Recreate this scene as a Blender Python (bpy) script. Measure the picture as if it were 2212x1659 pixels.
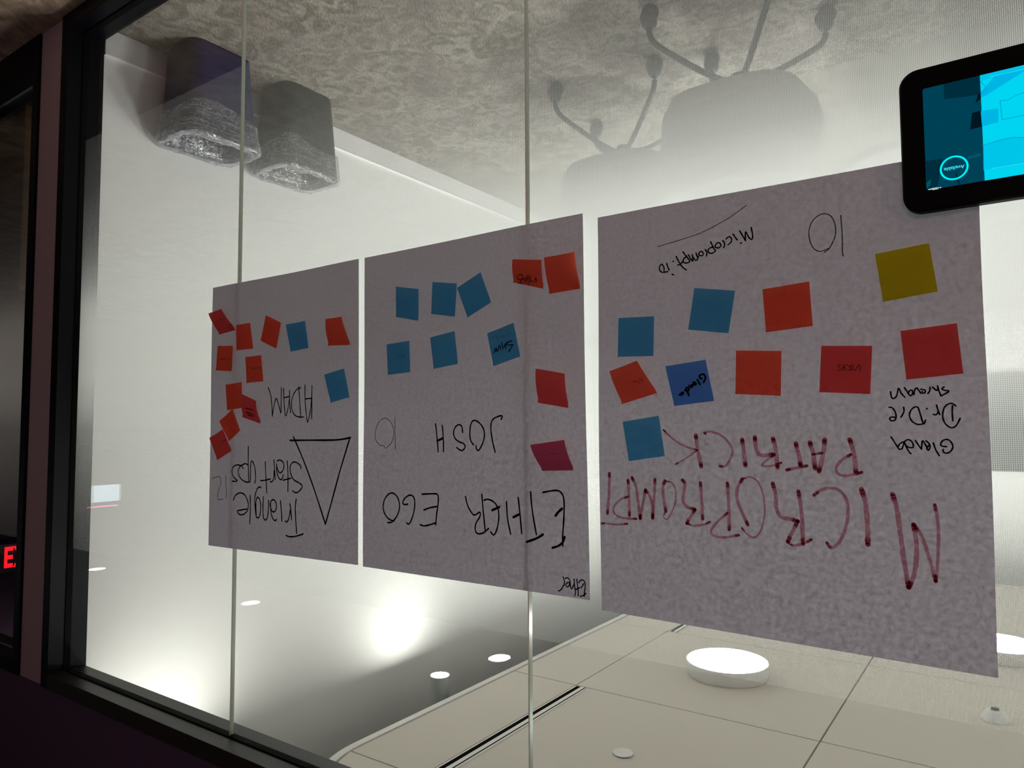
import bpy, bmesh, math, random
from mathutils import Vector, Matrix
random.seed(7)
sc = bpy.context.scene
for o in list(bpy.data.objects): bpy.data.objects.remove(o)
C = sc.collection
# ------------------------------------------------------------------ camera (held upside down), exposure, lights
FPX, YAW, PIT, ROLL = 1559.815, 0.6105962, 0.0599374, -0.0047264
EYE = Vector((0, 0, 1.56)); GY = 1.2613          # eye height, distance to the glass wall
_F = Vector((math.sin(YAW)*math.cos(PIT), math.cos(YAW)*math.cos(PIT), -math.sin(PIT)))
_R = Vector((math.cos(YAW), -math.sin(YAW), 0)); _U = _R.cross(_F)
_R2 = math.cos(ROLL)*_R + math.sin(ROLL)*_U; _U2 = -math.sin(ROLL)*_R + math.cos(ROLL)*_U
CR, CU = -_R2, -_U2
cam = bpy.data.cameras.new('camera'); co = bpy.data.objects.new('camera', cam); C.objects.link(co)
m = Matrix.Identity(4)
for i in range(3):
    m[i][0] = CR[i]; m[i][1] = CU[i]; m[i][2] = -_F[i]; m[i][3] = EYE[i]
co.matrix_world = m
cam.sensor_width = 36; cam.sensor_fit = 'HORIZONTAL'; cam.lens = FPX/2212*36; cam.clip_start = 0.02
sc.camera = co
sc.view_settings.view_transform = 'Standard'; sc.view_settings.look = 'None'
sc.view_settings.gamma = 1; sc.view_settings.use_curve_mapping = False
sc.view_settings.exposure = 0.0
sc.cycles.transparent_max_bounces = 24; sc.cycles.max_bounces = 10; sc.cycles.diffuse_bounces = 6
sc.cycles.transmission_bounces = 10; sc.cycles.glossy_bounces = 4
sc.cycles.caustics_reflective = False; sc.cycles.caustics_refractive = False
w = bpy.data.worlds.new('world'); sc.world = w; w.use_nodes = True
w.node_tree.nodes['Background'].inputs[0].default_value = (0.02, 0.015, 0.03, 1)
w.node_tree.nodes['Background'].inputs[1].default_value = 0.3
DISC_L = 88.0; CYL_L = 225.0; DOWN_L = 60.0
def lamp(name, kind, loc, col, power, **kw):
    l = bpy.data.lights.new(name, kind); l.energy = power; l.color = col
    for k, v in kw.items(): setattr(l, k, v)
    o = bpy.data.objects.new(name, l); o.location = loc; C.objects.link(o); return o
lamp('corridor_pink_fill', 'POINT', (-0.6, -2.4, 0.55), (1.0, 0.58, 0.60), 40, shadow_soft_size=0.45)  # added pink fill lamp behind the camera, no fixture belongs to it
lamp('corridor_fill', 'POINT', (-2.6, -0.6, 1.0), (1.0, 0.70, 0.55), 14, shadow_soft_size=0.3)  # added fill lamp to brighten the corridor, no fixture belongs to it
def at(x, y, Y):                                   # point of the plane y = Y seen at a position of the photograph
    d = _F + CR*((x-1106)/FPX) - CU*((y-829.5)/FPX)
    return EYE + d*(Y/d.y)
def atX(x, y, X):
    d = _F + CR*((x-1106)/FPX) - CU*((y-829.5)/FPX)
    return EYE + d*(X/d.x)
# ------------------------------------------------------------------ materials
def new(name):
    mt = bpy.data.materials.new(name); mt.use_nodes = True
    nt = mt.node_tree; nt.nodes.clear()
    return mt, nt, nt.nodes.new('ShaderNodeOutputMaterial')
def pr(name, col, rough=.6, metal=0, bump=None, noise=None, spec=.5, coat=0):
    mt, nt, out = new(name); b = nt.nodes.new('ShaderNodeBsdfPrincipled'); nt.links.new(b.outputs[0], out.inputs[0])
    b.inputs['Base Color'].default_value = (*col, 1); b.inputs['Roughness'].default_value = rough
    b.inputs['Metallic'].default_value = metal; b.inputs['Specular IOR Level'].default_value = spec
    b.inputs['Coat Weight'].default_value = coat
    tc = nt.nodes.new('ShaderNodeTexCoord')
    if noise:
        sca, amt = noise; n = nt.nodes.new('ShaderNodeTexNoise'); n.inputs['Scale'].default_value = sca; n.inputs['Detail'].default_value = 4
        nt.links.new(tc.outputs['Object'], n.inputs['Vector'])
        mx = nt.nodes.new('ShaderNodeMix'); mx.data_type = 'RGBA'
        mx.inputs['A'].default_value = (*[c*(1-amt) for c in col], 1); mx.inputs['B'].default_value = (*[min(1, c*(1+amt)) for c in col], 1)
        nt.links.new(n.outputs['Fac'], mx.inputs['Factor']); nt.links.new(mx.outputs['Result'], b.inputs['Base Color'])
    if bump:
        sca, st = bump; n = nt.nodes.new('ShaderNodeTexNoise'); n.inputs['Scale'].default_value = sca; n.inputs['Detail'].default_value = 3
        nt.links.new(tc.outputs['Object'], n.inputs['Vector'])
        bp = nt.nodes.new('ShaderNodeBump'); bp.inputs['Strength'].default_value = st; bp.inputs['Distance'].default_value = .002
        nt.links.new(n.outputs['Fac'], bp.inputs['Height']); nt.links.new(bp.outputs[0], b.inputs['Normal'])
    return mt
def emit(name, col, s):
    mt, nt, out = new(name); e = nt.nodes.new('ShaderNodeEmission'); e.inputs[0].default_value = (*col, 1); e.inputs[1].default_value = s
    nt.links.new(e.outputs[0], out.inputs[0]); return mt
def math_(nt, op, a, b=None, c=None, clamp=False):
    n = nt.nodes.new('ShaderNodeMath'); n.operation = op; n.use_clamp = clamp
    for i, v in enumerate((a, b, c)):
        if v is None: continue
        if isinstance(v, (int, float)): n.inputs[i].default_value = v
        else: nt.links.new(v, n.inputs[i])
    return n.outputs[0]
def schlick(nt, f0=.04):
    g = nt.nodes.new('ShaderNodeNewGeometry'); d = nt.nodes.new('ShaderNodeVectorMath'); d.operation = 'DOT_PRODUCT'
    nt.links.new(g.outputs['Normal'], d.inputs[0]); nt.links.new(g.outputs['Incoming'], d.inputs[1])
    a = math_(nt, 'ABSOLUTE', d.outputs['Value']); k = math_(nt, 'SUBTRACT', 1, a); p = math_(nt, 'POWER', k, 5)
    return math_(nt, 'MULTIPLY_ADD', p, 1-f0, f0)
def glassmat(name, tint, f0=.04):
    mt, nt, out = new(name); t = nt.nodes.new('ShaderNodeBsdfTransparent'); t.inputs[0].default_value = (*tint, 1)
    g = nt.nodes.new('ShaderNodeBsdfGlossy'); g.inputs['Roughness'].default_value = 0.0
    mx = nt.nodes.new('ShaderNodeMixShader'); nt.links.new(schlick(nt, f0), mx.inputs[0])
    nt.links.new(t.outputs[0], mx.inputs[1]); nt.links.new(g.outputs[0], mx.inputs[2]); nt.links.new(mx.outputs[0], out.inputs[0]); return mt
M = {}
M['glass'] = glassmat('clear_glass', (.965, .985, .975))
def edge_mat():
    mt, nt, out = new('glass_cut_edge'); d = nt.nodes.new('ShaderNodeBsdfPrincipled')
    d.inputs['Base Color'].default_value = (.42, .50, .46, 1); d.inputs['Roughness'].default_value = .12
    t = nt.nodes.new('ShaderNodeBsdfTransparent'); t.inputs[0].default_value = (.72, .84, .79, 1)
    mx = nt.nodes.new('ShaderNodeMixShader'); mx.inputs[0].default_value = .38
    nt.links.new(t.outputs[0], mx.inputs[1]); nt.links.new(d.outputs[0], mx.inputs[2]); nt.links.new(mx.outputs[0], out.inputs[0]); return mt
M['edge'] = edge_mat()
def seal_mat():
    mt, nt, out = new('clear_silicone'); d = nt.nodes.new('ShaderNodeBsdfPrincipled')
    d.inputs['Base Color'].default_value = (.85, .74, .66, 1); d.inputs['Roughness'].default_value = .2
    t = nt.nodes.new('ShaderNodeBsdfTranslucent'); t.inputs[0].default_value = (.95, .86, .78, 1)
    mx = nt.nodes.new('ShaderNodeMixShader'); mx.inputs[0].default_value = .5
    nt.links.new(t.outputs[0], mx.inputs[1]); nt.links.new(d.outputs[0], mx.inputs[2]); nt.links.new(mx.outputs[0], out.inputs[0]); return mt
M['seal'] = seal_mat()
def film_mat():                                    # white dots printed on clear film, dense in the middle and thinning to both ends
    mt, nt, out = new('dotted_white_film')
    tc = nt.nodes.new('ShaderNodeTexCoord'); sp = nt.nodes.new('ShaderNodeSeparateXYZ'); nt.links.new(tc.outputs['Object'], sp.inputs[0])
    k = math.pi/0.0019
    u = math_(nt, 'MULTIPLY', math_(nt, 'ADD', sp.outputs[0], sp.outputs[2]), k/1.4142)
    v = math_(nt, 'MULTIPLY', math_(nt, 'SUBTRACT', sp.outputs[0], sp.outputs[2]), k/1.4142)
    s = math_(nt, 'MULTIPLY', math_(nt, 'SINE', u), math_(nt, 'SINE', v))
    s01 = math_(nt, 'MULTIPLY_ADD', s, .5, .5)
    cr = nt.nodes.new('ShaderNodeValToRGB'); cr.color_ramp.interpolation = 'LINEAR'
    z = math_(nt, 'DIVIDE', math_(nt, 'SUBTRACT', sp.outputs[2], 0.47), 1.525)
    nt.links.new(z, cr.inputs[0]); el = cr.color_ramp.elements
    el[0].position = 0; el[0].color = (.06,)*3+(1,); el[1].position = 1; el[1].color = (.10,)*3+(1,)
    for p_, c_ in ((.133, .11), (.193, .18), (.236, .22), (.28, .30), (.32, .40), (.367, .55), (.42, .84), (.47, .95), (.59, .94), (.65, .74), (.715, .46), (.84, .28), (.95, .14)):
        e = el.new(p_); e.color = (c_, c_, c_, 1)
    th = math_(nt, 'SUBTRACT', 1, cr.outputs[0])
    mask = math_(nt, 'MULTIPLY_ADD', math_(nt, 'SUBTRACT', s01, th), 4.0, .5, clamp=True)
    mask = math_(nt, 'MULTIPLY_ADD', math_(nt, 'MULTIPLY', mask, .34), 1, math_(nt, 'MULTIPLY', cr.outputs[0], .66))
    tr = nt.nodes.new('ShaderNodeBsdfTranslucent'); tr.inputs[0].default_value = (.93, .95, .92, 1)
    di = nt.nodes.new('ShaderNodeBsdfDiffuse'); di.inputs[0].default_value = (.86, .87, .86, 1)
    m1 = nt.nodes.new('ShaderNodeMixShader'); m1.inputs[0].default_value = .36
    nt.links.new(tr.outputs[0], m1.inputs[1]); nt.links.new(di.outputs[0], m1.inputs[2])
    tp = nt.nodes.new('ShaderNodeBsdfTransparent')
    m2 = nt.nodes.new('ShaderNodeMixShader'); nt.links.new(mask, m2.inputs[0])
    nt.links.new(tp.outputs[0], m2.inputs[1]); nt.links.new(m1.outputs[0], m2.inputs[2]); nt.links.new(m2.outputs[0], out.inputs[0]); return mt
M['film'] = film_mat()
def sheet_mat(name, dcol, tcol, f, mottle=.0, scale=60):
    mt, nt, out = new(name)
    tc = nt.nodes.new('ShaderNodeTexCoord')
    d = nt.nodes.new('ShaderNodeBsdfDiffuse'); d.inputs[0].default_value = (*dcol, 1)
    t = nt.nodes.new('ShaderNodeBsdfTranslucent'); t.inputs[0].default_value = (*tcol, 1)
    if mottle:
        n = nt.nodes.new('ShaderNodeTexNoise'); n.inputs['Scale'].default_value = scale; n.inputs['Detail'].default_value = 5; n.inputs['Roughness'].default_value = .7
        n2 = nt.nodes.new('ShaderNodeTexNoise'); n2.inputs['Scale'].default_value = 5; n2.inputs['Detail'].default_value = 2
        nt.links.new(tc.outputs['Object'], n.inputs['Vector']); nt.links.new(tc.outputs['Object'], n2.inputs['Vector'])
        a = math_(nt, 'MULTIPLY_ADD', n.outputs['Fac'], 2*mottle, 1-mottle)
        a = math_(nt, 'MULTIPLY', a, math_(nt, 'MULTIPLY_ADD', n2.outputs['Fac'], .16, .92))
        mx = nt.nodes.new('ShaderNodeVectorMath'); mx.operation = 'SCALE'; mx.inputs[0].default_value = tcol
        nt.links.new(a, mx.inputs['Scale']); nt.links.new(mx.outputs[0], t.inputs[0])
    mx = nt.nodes.new('ShaderNodeMixShader'); mx.inputs[0].default_value = f
    nt.links.new(d.outputs[0], mx.inputs[1]); nt.links.new(t.outputs[0], mx.inputs[2]); nt.links.new(mx.outputs[0], out.inputs[0]); return mt
M['paper'] = sheet_mat('easel_paper', (.76, .78, .88), (.285, .300, .335), .30, 1.35, 120)
M['orange'] = sheet_mat('orange_note_paper', (.98, .15, .07), (1.0, .15, .09), .86)
M['red'] = sheet_mat('red_note_paper', (.88, .09, .09), (.90, .12, .115), .80)
M['blue'] = sheet_mat('blue_note_paper', (.05, .30, .52), (.18, .56, .86), .68)
M['navy'] = sheet_mat('deep_blue_note_paper', (.05, .20, .55), (.20, .42, .95), .66)
M['red_bluish'] = sheet_mat('blue_lit_red_note_paper', (.70, .07, .10), (.62, .11, .20), .72)  # red note paper with reflected blue light mixed into the colour
M['yellow'] = sheet_mat('yellow_note_paper', (.80, .66, .02), (.66, .55, .02), .62)
def ink(name, col, alpha, sc_=350, kind='ShaderNodeBsdfDiffuse'):
    mt, nt, out = new(name); d = nt.nodes.new(kind); d.inputs[0].default_value = (*col, 1)
    if alpha >= 1: nt.links.new(d.outputs[0], out.inputs[0]); return mt
    tc = nt.nodes.new('ShaderNodeTexCoord'); n = nt.nodes.new('ShaderNodeTexNoise'); n.inputs['Scale'].default_value = sc_; n.inputs['Detail'].default_value = 2
    nt.links.new(tc.outputs['Object'], n.inputs['Vector'])
    a = math_(nt, 'MULTIPLY_ADD', math_(nt, 'SUBTRACT', n.outputs['Fac'], .5), .6, alpha, clamp=True)
    t = nt.nodes.new('ShaderNodeBsdfTransparent'); mx = nt.nodes.new('ShaderNodeMixShader'); nt.links.new(a, mx.inputs[0])
    nt.links.new(t.outputs[0], mx.inputs[1]); nt.links.new(d.outputs[0], mx.inputs[2]); nt.links.new(mx.outputs[0], out.inputs[0]); return mt
M['black_ink'] = ink('black_marker_ink', (.004, .0035, .006), 1.0)
M['thin_ink'] = ink('thin_black_ink', (.01, .01, .014), .72)
M['faint_ink'] = ink('faint_ink', (.02, .01, .02), .42)
M['red_ink'] = ink('worn_red_marker_ink', (.66, .08, .20), .60, kind='ShaderNodeBsdfTranslucent')
M['red_ink_dark'] = ink('dark_red_marker_ink', (.50, .01, .05), .62, kind='ShaderNodeBsdfTranslucent')
M['frame'] = pr('black_powder_coated_metal', (.003, .0035, .0055), .42, .0, spec=.14, coat=.0)
M['frame_head'] = pr('black_metal_lit', (.022, .0215, .019), .40, .0, spec=.35)  # frame metal made lighter: light on the head soffits put into the colour
M['gasket'] = pr('black_rubber', (.002, .002, .002), .8, spec=.1)
M['wall'] = pr('white_wall_paint', (.80, .80, .785), .7, bump=(90, .12), spec=.15)
M['wall_c'] = pr('corridor_wall_paint', (.42, .33, .36), .75, bump=(90, .12), spec=.2)
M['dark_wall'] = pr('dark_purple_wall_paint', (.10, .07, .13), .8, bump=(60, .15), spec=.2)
M['deck'] = pr('grey_upper_ceiling_paint', (.17, .165, .15), .9, noise=(3, .1))
M['tile'] = pr('white_ceiling_panel', (.70, .66, .585), .8, bump=(300, .15), spec=.2)
M['trim'] = pr('white_metal_edge_trim', (.78, .765, .72), .35, spec=.5)
M['slot_black'] = pr('black_slot', (.002, .002, .002), .9, spec=.02)
M['backing'] = pr('dark_grey_backing', (.10, .095, .09), .9)  # dark grey sheet behind the gaps between the panels
M['base'] = pr('grey_baseboard_vinyl', (.72, .71, .71), .5)
M['basetop'] = pr('baseboard_highlight', (.95, .95, .94), .3)  # whiter than the board: highlight on its top edge put into the colour
M['bin_blue'] = pr('navy_blue_plastic', (.010, .011, .06), .5, noise=(30, .15), spec=.2)
M['bin_grey'] = pr('charcoal_plastic', (.024, .027, .024), .5, noise=(30, .15), spec=.2)
M['chair_metal'] = pr('grey_chair_metal', (.035, .035, .04), .35, .4)
M['caster'] = pr('dark_caster_plastic', (.03, .03, .04), .5)
M['shell'] = pr('light_grey_upholstery', (.45, .45, .45), .9, bump=(500, .3))
M['white_metal'] = pr('white_painted_metal', (.75, .75, .73), .35)
M['tabletop'] = pr('grey_laminate', (.22, .22, .215), .5)
M['cylmat'] = pr('pale_grey_painted_metal', (.42, .46, .45), .3, .2)
M['tvblack'] = pr('dark_screen_glass', (.012, .013, .013), .35, spec=.2)
M['tabblack'] = pr('black_tablet_plastic', (.0012, .0012, .0015), .55, spec=.08)
M['wood'] = pr('brown_wood', (.20, .145, .075), .6, noise=(9, .3))
M['book'] = pr('pale_slat_paint', (.5, .48, .45), .6)
M['disc'] = emit('ceiling_disc_light', (1, .995, .975), DISC_L)
M['cyl_l'] = emit('cylinder_lamp_light', (1, .97, .90), CYL_L)
M['down_l'] = emit('downlight_light', (1, .95, .88), DOWN_L)
M['exit'] = emit('exit_red', (1, .012, .02), 1.6)
M['disp'] = emit('display_light', (.72, .88, 1.0), 3.0)
M['disp_pink'] = emit('display_pink_light', (1, .12, .50), 5.0)
M['cyan'] = emit('cyan_display', (0, .66, .88), 1.0)
M['cyan_line'] = emit('bright_cyan_line', (0, .90, .98), 1.0)
M['cyan_hi'] = emit('pale_cyan_line', (.05, .80, .92), 1.0)
M['cyan_mid'] = emit('mid_cyan_shape', (0, .46, .78), 1.0)
M['cyan_soft'] = emit('soft_cyan_shape', (0, .56, .82), 1.0)
M['cyan_ink'] = emit('deep_cyan_line', (0, .32, .52), 1.0)
M['teal'] = emit('dark_teal_display', (0, .052, .092), 1.0)
M['teal_dk'] = emit('darker_teal_shape', (0, .026, .045), 1.0)
M['teal_dk2'] = emit('darkest_teal_shape', (0, .009, .016), 1.0)
M['teal_hi'] = emit('lighter_teal_shape', (0, .09, .13), 1.0)
M['white_e'] = emit('white_status_symbols', (.75, .95, .97), 1.0)
def carpet(name, a, b, c, s=1.0):
    mt, nt, out = new(name); bs = nt.nodes.new('ShaderNodeBsdfPrincipled'); bs.inputs['Roughness'].default_value = .95; bs.inputs['Specular IOR Level'].default_value = .1
    tc = nt.nodes.new('ShaderNodeTexCoord'); mp = nt.nodes.new('ShaderNodeMapping'); mp.inputs['Scale'].default_value = (1.0, 1.0, 1); mp.inputs['Rotation'].default_value = (0, 0, .7)
    nt.links.new(tc.outputs['Object'], mp.inputs['Vector'])
    n1 = nt.nodes.new('ShaderNodeTexNoise'); n1.inputs['Scale'].default_value = 11*s; n1.inputs['Detail'].default_value = 3; n1.inputs['Distortion'].default_value = 1.6
    n2 = nt.nodes.new('ShaderNodeTexNoise'); n2.inputs['Scale'].default_value = 3.0*s; n2.inputs['Detail'].default_value = 2
    n3 = nt.nodes.new('ShaderNodeTexNoise'); n3.inputs['Scale'].default_value = 170*s; n3.inputs['Detail'].default_value = 2
    mp3 = nt.nodes.new('ShaderNodeMapping'); mp3.inputs['Scale'].default_value = (1, .22, 1); nt.links.new(mp.outputs[0], mp3.inputs['Vector'])
    for n in (n1, n2): nt.links.new(mp.outputs[0], n.inputs['Vector'])
    nt.links.new(mp3.outputs[0], n3.inputs['Vector'])
    r1 = nt.nodes.new('ShaderNodeValToRGB'); r1.color_ramp.elements[0].position = .40; r1.color_ramp.elements[1].position = .60
    r1.color_ramp.elements[0].color = (*a, 1); r1.color_ramp.elements[1].color = (*b, 1); nt.links.new(n1.outputs['Fac'], r1.inputs[0])
    m1 = nt.nodes.new('ShaderNodeMix'); m1.data_type = 'RGBA'; nt.links.new(r1.outputs[0], m1.inputs['A']); m1.inputs['B'].default_value = (*c, 1)
    nt.links.new(math_(nt, 'MULTIPLY', math_(nt, 'SUBTRACT', n2.outputs['Fac'], .38, clamp=True), 2.2, clamp=True), m1.inputs['Factor'])
    m2 = nt.nodes.new('ShaderNodeVectorMath'); m2.operation = 'SCALE'; nt.links.new(m1.outputs['Result'], m2.inputs[0])
    nt.links.new(math_(nt, 'MULTIPLY_ADD', n3.outputs['Fac'], 1.3, .35), m2.inputs['Scale']); nt.links.new(m2.outputs[0], bs.inputs['Base Color'])
    bp = nt.nodes.new('ShaderNodeBump'); bp.inputs['Strength'].default_value = .5; bp.inputs['Distance'].default_value = .004
    nt.links.new(n3.outputs['Fac'], bp.inputs['Height']); nt.links.new(bp.outputs[0], bs.inputs['Normal'])
    nt.links.new(bs.outputs[0], out.inputs[0]); return mt
M['carpet'] = carpet('mottled_grey_carpet', (.165, .152, .13), (.29, .268, .23), (.185, .162, .15))
M['carpet_c'] = carpet('brown_corridor_carpet', (.34, .25, .19), (.60, .46, .32), (.30, .19, .16), .35)
def liner_mat():
    mt, nt, out = new('clear_crinkled_plastic'); t = nt.nodes.new('ShaderNodeBsdfTransparent'); t.inputs[0].default_value = (.93, .94, .95, 1)
    g = nt.nodes.new('ShaderNodeBsdfGlossy'); g.inputs['Roughness'].default_value = .16
    d = nt.nodes.new('ShaderNodeBsdfTranslucent'); d.inputs[0].default_value = (.85, .87, .9, 1)
    df = nt.nodes.new('ShaderNodeBsdfDiffuse'); df.inputs[0].default_value = (.8, .82, .85, 1)
    tc = nt.nodes.new('ShaderNodeTexCoord'); n = nt.nodes.new('ShaderNodeTexNoise'); n.inputs['Scale'].default_value = 26; n.inputs['Detail'].default_value = 4; n.inputs['Distortion'].default_value = 1.2
    nt.links.new(tc.outputs['Object'], n.inputs['Vector'])
    bp = nt.nodes.new('ShaderNodeBump'); bp.inputs['Strength'].default_value = .9; bp.inputs['Distance'].default_value = .012
    nt.links.new(n.outputs['Fac'], bp.inputs['Height']); nt.links.new(bp.outputs[0], g.inputs['Normal'])
    ma = nt.nodes.new('ShaderNodeMixShader'); ma.inputs[0].default_value = .5; nt.links.new(d.outputs[0], ma.inputs[1]); nt.links.new(df.outputs[0], ma.inputs[2])
    mb = nt.nodes.new('ShaderNodeMixShader'); mb.inputs[0].default_value = .5; nt.links.new(g.outputs[0], mb.inputs[1]); nt.links.new(ma.outputs[0], mb.inputs[2])
    mp = nt.nodes.new('ShaderNodeMapping'); mp.inputs['Scale'].default_value = (5, 5, 55); nt.links.new(tc.outputs['Object'], mp.inputs['Vector'])
    n2 = nt.nodes.new('ShaderNodeTexNoise'); n2.inputs['Scale'].default_value = 1.0; n2.inputs['Detail'].default_value = 3; n2.inputs['Distortion'].default_value = .8; nt.links.new(mp.outputs[0], n2.inputs['Vector'])
    rid = math_(nt, 'MINIMUM', math_(nt, 'ABSOLUTE', math_(nt, 'SUBTRACT', n.outputs['Fac'], .5)), math_(nt, 'ABSOLUTE', math_(nt, 'SUBTRACT', n2.outputs['Fac'], .53)))  # whiter lines paint highlights along the folds of the plastic
    f = math_(nt, 'ADD', math_(nt, 'MULTIPLY', math_(nt, 'SUBTRACT', .022, rid, clamp=True), 26), math_(nt, 'MULTIPLY', schlick(nt, .10), 1.5), clamp=True)
    mx = nt.nodes.new('ShaderNodeMixShader'); nt.links.new(f, mx.inputs[0]); nt.links.new(t.outputs[0], mx.inputs[1]); nt.links.new(mb.outputs[0], mx.inputs[2])
    nt.links.new(mx.outputs[0], out.inputs[0]); return mt
M['liner'] = liner_mat()
# ------------------------------------------------------------------ helpers
def tag(o, label=None, cat=None, group=None, kind=None):
    if label: o['label'] = label
    if cat: o['category'] = cat
    if group: o['group'] = group
    if kind: o['kind'] = kind
    return o
def empty(name, loc=(0, 0, 0), **k):
    o = bpy.data.objects.new(name, None); o.location = loc; o.empty_display_size = .05; C.objects.link(o); return tag(o, **k)
def link(name, me, parent=None, mats=(), smooth=False, **k):
    o = bpy.data.objects.new(name, me); C.objects.link(o)
    for mm in mats: me.materials.append(M[mm])
    if smooth:
        for p in me.polygons: p.use_smooth = True
    if parent:
        o.parent = parent; o.location = -parent.location      # meshes are given in world coordinates
    return tag(o, **k)
def from_bm(name, bm, parent=None, mats=(), smooth=False, **k):
    bmesh.ops.recalc_face_normals(bm, faces=bm.faces)
    me = bpy.data.meshes.new(name); bm.to_mesh(me); bm.free(); return link(name, me, parent, mats, smooth, **k)
def abox(bm, a, b, bev=0):
    x0, y0, z0 = a; x1, y1, z1 = b
    vs = [bm.verts.new(p) for p in ((x0,y0,z0),(x1,y0,z0),(x1,y1,z0),(x0,y1,z0),(x0,y0,z1),(x1,y0,z1),(x1,y1,z1),(x0,y1,z1))]
    fs = [bm.faces.new([vs[i] for i in q]) for q in ((0,3,2,1),(4,5,6,7),(0,1,5,4),(1,2,6,5),(2,3,7,6),(3,0,4,7))]
    if bev:
        es = list({e for f in fs for e in f.edges}); bmesh.ops.bevel(bm, geom=es, offset=bev, segments=2, affect='EDGES', profile=.5)
    return fs
def box(name, a, b, mat, parent=None, bev=0, **k):
    bm = bmesh.new(); abox(bm, a, b, bev); return from_bm(name, bm, parent, (mat,), **k)
def extrude_poly(bm, pts, z0, z1):
    lo = [bm.verts.new((x, y, z0)) for x, y in pts]; hi = [bm.verts.new((x, y, z1)) for x, y in pts]
    bm.faces.new(lo[::-1]); bm.faces.new(hi); n = len(pts)
    for i in range(n): bm.faces.new((lo[i], lo[(i+1) % n], hi[(i+1) % n], hi[i]))
def lathe(bm, c, prof, n=32, axis='z'):
    rings = []
    for r, h in prof:
        ring = []
        for i in range(n):
            a = 2*math.pi*i/n; x, y = r*math.cos(a), r*math.sin(a)
            p = (x, y, h) if axis == 'z' else ((x, h, y) if axis == 'y' else (h, x, y))
            ring.append(bm.verts.new(Vector(c)+Vector(p)))
        rings.append(ring)
    for k in range(len(rings)-1):
        for i in range(n): bm.faces.new((rings[k][i], rings[k][(i+1) % n], rings[k+1][(i+1) % n], rings[k+1][i]))
    bm.faces.new(rings[0]); bm.faces.new(rings[-1])
def tube(bm, pts, r, n=10):
    pts = [Vector(p) for p in pts]; rings = []
    for i, p in enumerate(pts):
        d = (pts[min(i+1, len(pts)-1)]-pts[max(i-1, 0)]).normalized()
        a = d.cross(Vector((0, 0, 1)));
        if a.length < .05: a = d.cross(Vector((1, 0, 0)))
        a.normalize(); b = d.cross(a)
        rings.append([bm.verts.new(p+(a*math.cos(2*math.pi*j/n)+b*math.sin(2*math.pi*j/n))*r) for j in range(n)])
    for k in range(len(rings)-1):
        for i in range(n): bm.faces.new((rings[k][i], rings[k][(i+1) % n], rings[k+1][(i+1) % n], rings[k+1][i]))
    bm.faces.new(rings[0]); bm.faces.new(rings[-1])
def smooth_pts(P, sub=5):
    if len(P) < 3: return [Vector(p) for p in P]
    P = [Vector(p) for p in P]; out = []
    for i in range(len(P)-1):
        p0, p1, p2, p3 = P[max(i-1, 0)], P[i], P[i+1], P[min(i+2, len(P)-1)]
        for j in range(sub):
            t = j/sub
            out.append(.5*((2*p1)+(-p0+p2)*t+(2*p0-5*p1+4*p2-p3)*t*t+(-p0+3*p1-3*p2+p3)*t**3))
    out.append(P[-1]); return out
Z0 = 1.56
# ------------------------------------------------------------------ setting: floors, walls, ceilings
YW = GY                                           # plane of the glass wall
JX = 2.857                                        # end jamb of the window
bm = bmesh.new(); abox(bm, (-4.2, YW-.03, -.1), (JX+.15, 8.1, 0)); from_bm('floor', bm, None, ('carpet',), kind='structure')
bm = bmesh.new(); abox(bm, (-6, -4.1, -.1), (10.5, YW-.03, 0)); from_bm('floor', bm, None, ('carpet_c',), kind='structure')
bm = bmesh.new(); abox(bm, (JX+.15, YW-.03, -.1), (10.5, 5.0, 0)); from_bm('floor', bm, None, ('carpet_c',), kind='structure')
box('wall_right', (JX+.003, YW+.067, 0), (JX+.15, 8.0, 3.7), 'wall', kind='structure')
box('wall_back', (-4.1, 8.0, 0), (JX+.15, 8.12, 3.7), 'wall', kind='structure')
box('wall_left', (-4.2, YW+.067, 0), (-4.1, 8.12, 3.7), 'wall', kind='structure')
# front wall: the lintel over both windows and the pier between them
HZ = Z0+.868                                      # clear height of the glass
FO = HZ+.05                                       # outside of the frame head
bm = bmesh.new(); abox(bm, (-6, YW-.055, FO), (10.5, YW+.0, 3.7)); from_bm('wall_front', bm, None, ('dark_wall',), kind='structure')
bm = bmesh.new(); abox(bm, (-4.1, YW+.001, FO), (JX, YW+.066, 3.7)); from_bm('wall_front', bm, None, ('wall',), kind='structure')
box('wall_pier', (JX+.051, YW-.055, 0), (3.100, YW+.066, FO), 'wall_c', kind='structure')
box('wall_end', (8.6, YW-.055, 0), (10.5, YW+.066, FO), 'dark_wall', kind='structure')
box('wall_corridor', (-6, -4.2, 0), (10.5, -4.1, 2.92), 'dark_wall', kind='structure')
box('wall_corridor_end', (10.5, -4.2, 0), (10.6, 5.0, 2.92), 'dark_wall', kind='structure')
box('wall_corridor_start', (-6.1, -4.2, 0), (-6, YW, 2.92), 'dark_wall', kind='structure')
box('ceiling_corridor', (-6, -4.2, 2.92), (10.6, YW-.056, 3.0), 'dark_wall', kind='structure')
box('wall_next_room', (3.0+.08, 4.6, 0), (10.5, 4.7, 2.92), 'dark_wall', kind='structure')
box('ceiling_next_room', (3.08, YW+.07, 2.92), (10.5, 4.7, 3.0), 'dark_wall', kind='structure')
box('ceiling_deck', (-4.2, YW+.067, 3.7), (JX+.15, 8.12, 3.78), 'deck', kind='structure')
bb = box('baseboard_right', (JX-.008, YW+.067, 0), (JX+.003, 8.0, .102), 'base', kind='structure')
box('cap', (JX-.0105, YW+.067, .102), (JX+.003, 8.0, .1055), 'basetop', bb)  # white strip paints the bright line of the lit top edge
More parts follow.
